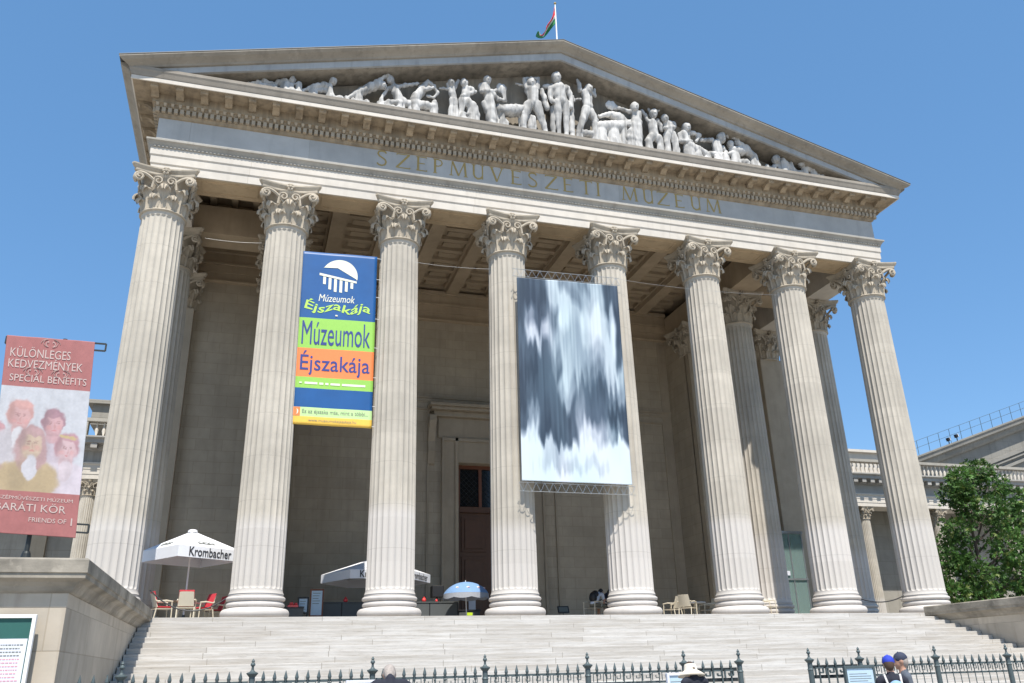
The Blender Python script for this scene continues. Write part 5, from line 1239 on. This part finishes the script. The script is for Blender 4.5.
def fence(label, posts, name="iron_fence", heavy=(), cat="fence", skip=0):
    t = thing(name, label, cat, (ux((posts[0] + posts[-1]) / 2), YF, GZ)); cx = t.location.x
    for p in posts[skip:]:
        o = bpy.data.objects.new("fence_post", ME_POST); COL.objects.link(o); o.parent = t; o.location = (ux(p) - cx, 0, 0)
    for k, (a, c) in enumerate(zip(posts[:-1], posts[1:])):
        L_ = (c - a) * U; n = max(2, round(L_ / .195)); hv = k in heavy
        for i in range(1, n):
            o = bpy.data.objects.new("picket", ME_PKH if hv else ME_PK); COL.objects.link(o); o.parent = t; o.location = (ux(a) - cx + L_ * i / n, 0, 0)
        w = .018 if not hv else .034
        for z in (Z_K1, Z_K0, GZ + .25):
            b = MB(); b.box(ux(a) - cx + .06, ux(c) - cx - .06, -w / 2 + .03, w / 2 + .03, z - GZ - w, z - GZ + w)
            b.part("rail", m_irong if not hv else m_iron, t, local=True)
        o = bpy.data.objects.new("meander_band", key_mesh(L_ - .2, .014 if not hv else .03, 1 if not hv else 1.25)); COL.objects.link(o); o.parent = t; o.location = (ux(a) - cx + .1, -.02, Z_K0 - GZ + .03)
    return t
fence("long grey-green iron fence with spear tips on the banner side of the gateway", [1.285, 1.481, 1.975, 2.465, 2.96, 3.445, 3.935, 4.23], heavy=(6,), skip=1)
fence("iron fence with spear tips behind the couple in caps", [4.625, 4.92, 5.39, 5.86, 6.34, 6.82, 7.3, 7.72], heavy=(0,))

# ================================================================== NOTICE BOARDS
def board(px0, px1, pyt, yu, label, depth_h, face, frame, lines=True, tilt=0.0):
    a, c = at(px0, pyt, yu), at(px1, pyt, yu); xm = (a.x + c.x) / 2; w2 = abs(c.x - a.x) / 2; zt_ = a.z - GZ
    t = thing("notice_board", label, "notice board", (xm, yu * U, GZ))
    zb_ = zt_ - depth_h
    b = MB()
    for x0, x1, za, zb2 in ((-w2, -w2 + .05, zb_, zt_), (w2 - .05, w2, zb_, zt_), (-w2 + .05, w2 - .05, zt_ - .05, zt_), (-w2 + .05, w2 - .05, zb_, zb_ + .05)): b.box(x0, x1, -.04, .04, za, zb2)
    b.part("frame", frame, t, local=True, bevel=.006)
    b = MB(); b.box(-w2 + .05, w2 - .05, -.015, .03, zb_ + .05, zt_ - .05); b.part("panel", face, t, local=True)
    if lines:
        b = MB(); z = zt_ - .16; k = 0
        while z > zb_ + .12:
            b.box(-w2 * .72, w2 * (.7 - .25 * ((k * 7) % 3 == 0)), -.019, -.0155, z, z + .009); z -= .045; k += 1
        b.part("printed_lines", m_greyink, t, local=True)
    for s in (-1, 1): b = MB(); b.box(s * (w2 - .05) - .03, s * (w2 - .05) + .03, -.03, .03, 0, zb_); b.part("post", frame, t, local=True)
    return t
board(843, 873.5, 666, -2.98, "grey framed notice board with a pale blue sheet beside the couple in caps", .8, m_bluepaper, m_irong)
board(666, 690, 673, -3.02, "pale blue notice board behind the person in the straw hat", .8, m_bluepaper, m_paper)
board(346, 384, 680.5, -3.02, "pale blue notice board the white haired man is reading", .8, m_bluepaper, m_paper)
# big green board on the stair wall
yu = -3.0; a, c = at(-45, 613, yu), at(37.5, 614.5, yu); zt_ = c.z - GZ; w2 = (c.x - a.x) / 2
t = thing("display_board", "large green display board with a white printed poster by the stair wall", "notice board", ((a.x + c.x) / 2, yu * U, GZ))
hb_ = 1.55
b = MB()
for x0, x1, za, zb2 in ((-w2, -w2 + .055, zt_ - hb_, zt_), (w2 - .055, w2, zt_ - hb_, zt_), (-w2 + .055, w2 - .055, zt_ - .055, zt_), (-w2 + .055, w2 - .055, zt_ - hb_, zt_ - hb_ + .055)): b.box(x0, x1, -.05, .05, za, zb2)
b.part("frame", m_white, t, local=True, bevel=.006)
b = MB(); b.box(-w2 + .055, w2 - .055, -.01, .04, zt_ - hb_ + .055, zt_ - .055); b.part("panel", m_green_board, t, local=True)
pt_, pb_ = zt_ - .36, zt_ - 1.20
b = MB(); b.box(-w2 + .3, w2 - .075, -.016, -.0105, pb_, pt_); po = b.part("poster", m_paper, t, local=True)
b = MB(); b2 = MB(); z = pt_ - .10; k = 0
while z > pb_ + .12:
    tgt = b if k < 4 or k > 11 else b2
    x = -w2 + .36
    while x < w2 - .16:
        l_ = .015 + .03 * random.random(); tgt.box(x, min(x + l_, w2 - .12), -.0195, -.0165, z, z + .016); x += l_ + .012
    z -= .052; k += 1
b.part("printed_lines", m_greyink, t, local=True); b2.part("printed_lines", m_redink, t, local=True)
for s in (-1, 1): b = MB(); b.box(s * (w2 - .1) - .04, s * (w2 - .1) + .04, -.03, .03, 0, zt_ - hb_); b.part("post", m_white, t, local=True)

# ================================================================== PEOPLE
def V3(*a): return np.array(a, float)
def hand(pr, wrist, fwd, side, tag_, s=1.0, curl=.5):
    """palm and five unequal fingers; fwd = finger direction, side = towards the thumb"""
    f = fwd / np.linalg.norm(fwd); sd = side - f * (side @ f); sd /= np.linalg.norm(sd); nn = np.cross(f, sd)
    pc = wrist + f * .045 * s
    for k in (-1, 0, 1): pr.append(('c', tag_, wrist + sd * .012 * k * s, wrist + f * .085 * s + sd * .022 * k * s, .017 * s, .014 * s))
    for k, (off, ln) in enumerate(((.031, .070), (.011, .080), (-.010, .074), (-.030, .058))):
        a = wrist + f * .088 * s + sd * off * s; b_ = a + (f * math.cos(curl * .5) + nn * math.sin(curl * .5)) * ln * .5 * s; c_ = b_ + (f * math.cos(curl) + nn * math.sin(curl)) * ln * .5 * s
        pr += [('c', tag_, a, b_, .0095 * s, .0088 * s), ('c', tag_, b_, c_, .0088 * s, .0075 * s)]
    a = wrist + f * .025 * s + sd * .025 * s; b_ = a + (f * .6 + sd * .8) * .042 * s; c_ = b_ + (f * .9 + sd * .35) * .032 * s
    pr += [('c', tag_, a, b_, .013 * s, .011 * s), ('c', tag_, b_, c_, .011 * s, .009 * s)]
def head(pr, c, fwd, up, s, skin, hair, hairline=0.35, hairlen=0.0):
    f = fwd / np.linalg.norm(fwd); u = up - f * (up @ f); u /= np.linalg.norm(u); r = np.cross(f, u); R = np.stack([r, f, u], 1)
    P = lambda x, y, z: c + (r * x + f * y + u * z) * s
    pr += [('e', skin, c, V3(.074, .092, .108) * s, R), ('e', skin, P(0, .035, -.05), V3(.058, .062, .068) * s, R), ('c', skin, P(0, .07, -.098), P(0, .062, -.085), .024 * s, .03 * s)]
    pr += [('c', skin, P(0, .088, .012), P(0, .112, -.024), .010 * s, .015 * s)]
    for q in (-1, 1):
        pr += [('e', skin, P(q * .076, -.005, -.012), V3(.011, .02, .031) * s, R), ('c', skin, P(q * .018, .086, .026), P(q * .048, .076, .024), .009 * s, .008 * s), ('e', 6, P(q * .031, .0845, .004), V3(.014, .009, .008) * s, R)]
    pr += [('c', 5, P(-.02, .090, -.055), P(.02, .090, -.055), .0075 * s, .0075 * s)]
    if hair is not None:
        pr += [('e', hair, P(0, -.018, .022), V3(.080, .092, .098) * s, R), ('e', hair, P(0, -.05, -.02), V3(.072, .062, .085) * s, R)]
        if hairlen: pr += [('c', hair, P(0, -.07, -.04), P(0, -.075, -.04 - hairlen), .055 * s, .03 * s)]
def person(loc, rz, h, label, skin=m_skin, hair=m_hairm, top=m_navy, legs=m_khaki, headturn=0.0, nod=0.0, arms='down', sleeve='short', hairmode=True, broad=1.0, extra=None, hres=.011, stoop=0.0):
    s = (h + stoop * .9) / 1.75; pr = []
    mats = [skin, hair, top, legs, m_shoe, m_lip, m_eye]
    S = lambda x, y, z: V3(x, y, z) * s
    pr += [('c', 0, S(0, -.005, 1.45), S(0, .005 + stoop * .9, 1.57 - stoop * .9), .054 * s, .052 * s)]
    pr += [('c', 2, S(-.15 * broad, -.01, 1.405), S(.15 * broad, -.01, 1.405), .068 * s, .068 * s), ('e', 2, S(0, 0, 1.25), V3(.18 * broad, .115, .21) * s, None), ('e', 2, S(0, .015, 1.05), V3(.165 * broad, .12, .19) * s, None), ('e', 2, S(0, 0, .95), V3(.172 * broad, .122, .10) * s, None),
           ('e', 3, S(0, -.005, .88), V3(.17, .125, .12) * s, None), ('c', 2, S(0, -.03, 1.40), S(0, -.012, 1.47), .075 * s, .06 * s)]
    for q in (-1, 1):
        pr += [('c', 3, S(q * .088, 0, .86), S(q * .098, .012, .49), .092 * s, .064 * s), ('c', 3, S(q * .098, .012, .49), S(q * .10, -.018, .10), .064 * s, .046 * s),
               ('c', 4, S(q * .10, -.045, .05), S(q * .115, .15, .035), .046 * s, .036 * s), ('c', 4, S(q * .10, -.02, .10), S(q * .10, -.03, .05), .042 * s, .045 * s)]
        sh = S(q * .195 * broad, -.01, 1.385)
        if arms == 'down': el, wr = S(q * .245 * broad, -.035, 1.11), S(q * .25 * broad, .06, .865); fw = V3(0, .18, -1)
        elif arms == 'front': el, wr = S(q * .24 * broad, .02, 1.12), S(q * .10, .27, 1.14); fw = V3(-q * .7, .6, .1)
        else: el, wr = S(q * .25 * broad, .00, 1.11), S(q * .20, .24, 1.02); fw = V3(-q * .3, .9, .0)
        mid = sh + (el - sh) * .62
        pr += [('c', 2, sh, mid, .058 * s, .052 * s), ('c', 2 if sleeve == 'long' else 0, mid, el, .047 * s, .041 * s), ('c', 2 if sleeve == 'long' else 0, el, wr, .042 * s, .029 * s)]
        hand(pr, wr, fw, V3(-q, .4, 0), 0, s)
    hd = V3(math.sin(-headturn) * math.cos(nod), math.cos(headturn) * math.cos(nod), -math.sin(nod)); up = V3(0, math.sin(nod), math.cos(nod))
    hc = S(0, .012 + stoop, 1.635 - stoop * .9); head(pr, hc, hd, up, s, 0, 1 if hairmode else None)
    if extra: pr += extra(s)
    me = sdf_mesh("person", pr, mats, hres, .018)
    o = bpy.data.objects.new("person", me); COL.objects.link(o); o.location = loc; o.rotation_euler.z = rz; tag(o, label, "person")
    return o, hc, hd, up, s
def ground(px, py_head, depth):
    q = atd(px, py_head, depth); return Vector((q.x, q.y, GZ)), q.z - GZ
def cap_on(o, hc, hd, up, s, mat, name="cap"):
    r = np.cross(hd, up); pr = []; R = np.stack([r, hd, up], 1)
    pr.append(('e', 0, hc + (up * .030 - hd * .012) * s, V3(.088, .102, .092) * s, R))
    for k in range(-3, 4):
        a = k / 3 * 1.0; pr.append(('c', 0, hc + (up * .040 + hd * .075 * math.cos(a) + r * .075 * math.sin(a)) * s, hc + (up * .034 + hd * (.075 * math.cos(a) + .075) + r * .068 * math.sin(a)) * s, .008 * s, .006 * s))
    pr.append(('c', 0, hc + up * .118 * s, hc + up * .126 * s, .010 * s, .008 * s))
    me = sdf_mesh(name, pr, [mat], .006, .008); c = bpy.data.objects.new(name, me); COL.objects.link(c); c.parent = o
# white-haired man reading the board
L0, hh = ground(390.5, 666.5, 11.3)
person(L0, math.radians(-4), hh + .03, "white haired man in a dark jacket seen from behind at the fence", hair=m_hairg, top=m_navy, legs=m_greyshirt, sleeve='long', arms='front', nod=.5, broad=1.12, stoop=.12)
# person in straw hat
L0, hh = ground(692.5, 662.5, 13.4); hh += .01
o, hc, hd, up, s = person(L0, math.radians(8), hh, "person in a pale straw sun hat and dark top seen from behind", hair=m_hairm, top=m_navy, legs=m_khaki, nod=.35, arms='front', stoop=.07)
b = MB(); b.lathe([(.215, -.060), (.21, -.045), (.16, -.008), (.112, .022), (.106, .03), (.10, .085), (.088, .115), (.05, .130), (.008, .132)], n=32); b.lathe([(.215, -.064), (.16, -.014), (.10, .012)], n=32, cap=False)
ho = b.part("straw_hat", m_straw, o, smooth=True, local=True); ho.location = Vector(hc) + Vector((0, -.015, -.035)); ho.rotation_euler = (-.16, .05, 0)
# couple in caps
L0, hh = ground(887.5, 655.5, 12.6)
def ponytail(s): return []
o, hc, hd, up, s = person(L0, math.radians(-24), hh, "woman in a bright blue cap carrying a pale blue backpack", hair=m_hairm, top=m_navy, legs=m_khaki, headturn=-.25, nod=.10, broad=.93, arms='front')
cap_on(o, hc, hd, up, s, m_capblue)
bp = thing("backpack", "pale blue and turquoise backpack worn by the woman in the blue cap", "backpack", o.location, o.rotation_euler.z)
pr = [('e', 0, V3(0, -.20, 1.20) * s, V3(.145, .095, .20) * s, None), ('e', 0, V3(0, -.215, 1.10) * s, V3(.15, .10, .13) * s, None)]
c = bpy.data.objects.new("pack_body", sdf_mesh("pack_body", pr, [m_packblue], .01, .03)); COL.objects.link(c); c.parent = bp
pr = [('e', 0, V3(0.02, -.275, 1.12) * s, V3(.095, .05, .10) * s, None)]
c = bpy.data.objects.new("front_pocket", sdf_mesh("front_pocket", pr, [m_packwhite], .008, .02)); COL.objects.link(c); c.parent = bp
pr = [('e', 0, V3(.12, -.20, 1.14) * s, V3(.06, .075, .17) * s, None)]
c = bpy.data.objects.new("side_pocket", sdf_mesh("side_pocket", pr, [m_packteal], .008, .02)); COL.objects.link(c); c.parent = bp
for q in (-1, 1):
    b = MB(); b.tube([Vector((q * .10, -.14, 1.33)) * s, Vector((q * .115, -.06, 1.475)) * s, Vector((q * .12, .05, 1.455)) * s, Vector((q * .13, .13, 1.30)) * s, Vector((q * .15, .06, 1.12)) * s, Vector((q * .14, -.12, 1.06)) * s], .016, 6); b.part("strap", m_packwhite, bp, local=True)
L0, hh = ground(899.5, 652.5, 13.0)
o, hc, hd, up, s = person(L0, math.radians(62), hh, "man in a navy cap and grey shirt turned towards the woman in blue cap", hair=m_hairg, top=m_greyshirt, legs=m_khaki, nod=.12, headturn=-.1, broad=1.08)
cap_on(o, hc, hd, up, s, m_capnavy)

# two visitors sitting bent forward behind a column base
def seated(loc, rz, label, top, legs, hair, lean, s=1.0, spread=.0):
    pr = []; mats = [m_skin, hair, top, legs, m_shoe, m_lip, m_eye]; S = lambda x, y, z: V3(x, y, z) * s
    sh = S(0, .50 * math.sin(lean), .50 + .50 * math.cos(lean)); ax = S(0, math.sin(lean), math.cos(lean))
    pel = S(0, 0, .53); mid = (pel + sh) / 2 + S(0, -.06, .03)
    pr += [('e', 3, pel, V3(.175, .14, .12) * s, None), ('c', 2, pel + S(0, 0, .06), mid, .135 * s, .14 * s), ('c', 2, mid, sh, .14 * s, .10 * s), ('c', 2, sh + S(-.15, 0, 0), sh + S(.15, 0, 0), .07 * s, .07 * s)]
    hc = sh + S(0, .14, .11); pr.append(('c', 0, sh + S(0, .03, .02), hc + S(0, -.02, -.03), .055 * s, .05 * s))
    head(pr, hc, V3(0, .8, -.6), V3(0, .6, .8), s, 0, 1)
    for q in (-1, 1):
        kn = S(q * .14, .43, .50); an = S(q * .13, .38, .09)
        pr += [('c', 3, pel + S(q * .09, 0, -.01), kn, .092 * s, .066 * s), ('c', 0, kn, an, .060 * s, .040 * s), ('c', 3, kn, kn + (an - kn) * .12, .068 * s, .066 * s), ('c', 4, an + S(0, -.02, -.045), an + S(q * .015, .17, -.055), .044 * s, .034 * s)]
        shq = sh + S(q * .19, 0, -.01); el = S(q * .19, .36, .62); wr = S(q * .05, .52, .70)
        pr += [('c', 2, shq, shq + (el - shq) * .5, .056 * s, .05 * s), ('c', 0, shq + (el - shq) * .45, el, .045 * s, .04 * s), ('c', 0, el, wr, .04 * s, .028 * s)]
        hand(pr, wr, V3(-q * .4, .8, .3), V3(-q * .2, 0, 1), 0, s, .9)
    me = sdf_mesh("person", pr, mats, .011, .018); o = bpy.data.objects.new("person", me); COL.objects.link(o); o.location = loc; o.rotation_euler.z = rz; tag(o, label, "person"); return o, sh
g_ = on(594.5, .42)
o, sh = seated(g_, math.radians(-62), "seated visitor in a white shirt bent forward with a dark backpack", m_tee, m_khaki, m_hairb, .62)
bp = thing("backpack", "black backpack on the bent back of the seated visitor in white", "backpack", g_, math.radians(-62))
pr = [('e', 0, V3(0, .10 - .13, .80), V3(.16, .13, .20), None), ('e', 0, V3(0, .22 - .13, .93), V3(.15, .11, .13), None)]
c = bpy.data.objects.new("pack_body", sdf_mesh("pack_body", pr, [m_black], .012, .04)); COL.objects.link(c); c.parent = bp
for q in (-1, 1):
    b = MB(); b.tube([(q * .11, .20, 1.03), (q * .12, .34, 1.03), (q * .13, .40, .90), (q * .14, .26, .72), (q * .13, .06, .66)], .018, 6); b.part("strap", m_black, bp, local=True)
chair(g_ + Vector((-.02, .02, 0)), math.radians(-62) + PI - PI, False, "cream armchair under the visitor with the dark backpack", "plain cream chairs")
bpy.context.view_layer.objects.active = None
g2 = on(603.5, .62)
seated(g2, math.radians(-80), "second seated visitor in dark clothes huddled beside the one in white", m_navy, m_navy, m_hairb, .42)
chair(g2 + Vector((-.02, .0, 0)), math.radians(-80), False, "cream armchair under the visitor in dark clothes", "plain cream chairs")

# ================================================================== TREE
tb = at(985, 600, 1.3); tz = GZ; cx, cy = tb.x + .2, tb.y
tr = thing("leafy_tree", "bushy green broadleaf tree rising behind the stair wall", "tree", (cx, cy, tz))
b = MB(); b.tube([(cx, cy, tz), (cx + .05, cy, tz + 1.5), (cx - .1, cy + .1, tz + 3.2), (cx, cy, tz + 5.2), (cx - .1, cy, at(985, 480, 1.3).z)], [.20, .16, .14, .10, .03], 10)
topz = at(985, 456, 1.3).z; left = at(938, 530, 1.3).x
clumps = []
rg = np.random.default_rng(11)
def cl(px, py, r, dy=0.0): q = at(px, py, 1.3); clumps.append((q.x, q.y + dy, q.z, r))
for px, py, r in ((942, 585, .7), (940, 605, .7), (955, 612, .8), (960, 478, .7), (950, 495, .6), (978, 470, .75), (968, 490, .95), (990, 486, .95), (1003, 500, .85), (955, 505, .75), (975, 515, 1.0), (1000, 522, 1.0), (1018, 515, .8), (950, 535, .85), (968, 545, .95), (990, 548, 1.05), (1012, 545, 1.0), (1032, 540, .9), (945, 562, .75), (962, 575, .9), (985, 578, 1.0), (1008, 575, 1.0), (1030, 572, .95), (950, 592, .7), (975, 600, .9), (1000, 602, .9), (1025, 600, .9), (1045, 560, .9), (1045, 590, .9), (985, 620, .9), (1015, 625, .9)):
    cl(px + rg.uniform(-3, 3), py + rg.uniform(-3, 3), r * 1.0, rg.uniform(-.9, .9))
for x, y, z, r in clumps:
    b.tube([(cx - .05, cy, max(tz + 2.4, z - 1.6)), ((cx + x) / 2, (cy + y) / 2, z - .7), (x, y, z)], [.06, .045, .015], 5)
b.part("trunk", m_trunk, tr)
V = []; Fc = []; Cc = []
for ci, (x, y, z, r) in enumerate(clumps):
    tone = rg.uniform(.75, 1.25)
    for _ in range(310):
        d = rg.normal(size=3); d /= np.linalg.norm(d); rr = r * (rg.uniform(.25, 1.0) ** .6) * (1 + .25 * math.sin(7 * d[0] + ci) * math.sin(6 * d[2] + 2 * ci))
        p = np.array([x, y, z]) + d * rr * np.array([1, 1, .85])
        ln = rg.uniform(.16, .27); w = ln * .17
        ax = d * .8 + rg.normal(size=3) * .55 + np.array([0, 0, -.25]); ax /= np.linalg.norm(ax)
        nr = np.cross(ax, rg.normal(size=3)); nr /= np.linalg.norm(nr); up_ = np.cross(nr, ax)
        c_ = np.array([.064, .138, .030]) * tone * rg.uniform(.6, 1.4); 
        if rg.random() < .10: c_ = np.array([.16, .21, .055]) * rg.uniform(.8, 1.2)
        for k in (-1, 0, 1):                               # a spray of three leaflets
            a2 = ax * math.cos(.8 * k) + nr * math.sin(.8 * k); s2 = np.cross(up_, a2); l2 = ln * (1 if k == 0 else .8)
            o_ = len(V); V += [p, p + a2 * l2 * .45 + s2 * w + up_ * .015, p + a2 * l2, p + a2 * l2 * .45 - s2 * w + up_ * .015]; Fc.append((o_, o_ + 1, o_ + 2, o_ + 3)); Cc += [c_] * 4
off = np.array([cx, cy, tz]); me = bpy.data.meshes.new("crown"); me.from_pydata((np.array(V) - off).tolist(), [], Fc); me.materials.append(m_leaf); setcols(me, np.array(Cc)); me.update()
c = bpy.data.objects.new("crown", me); COL.objects.link(c); c.parent = tr
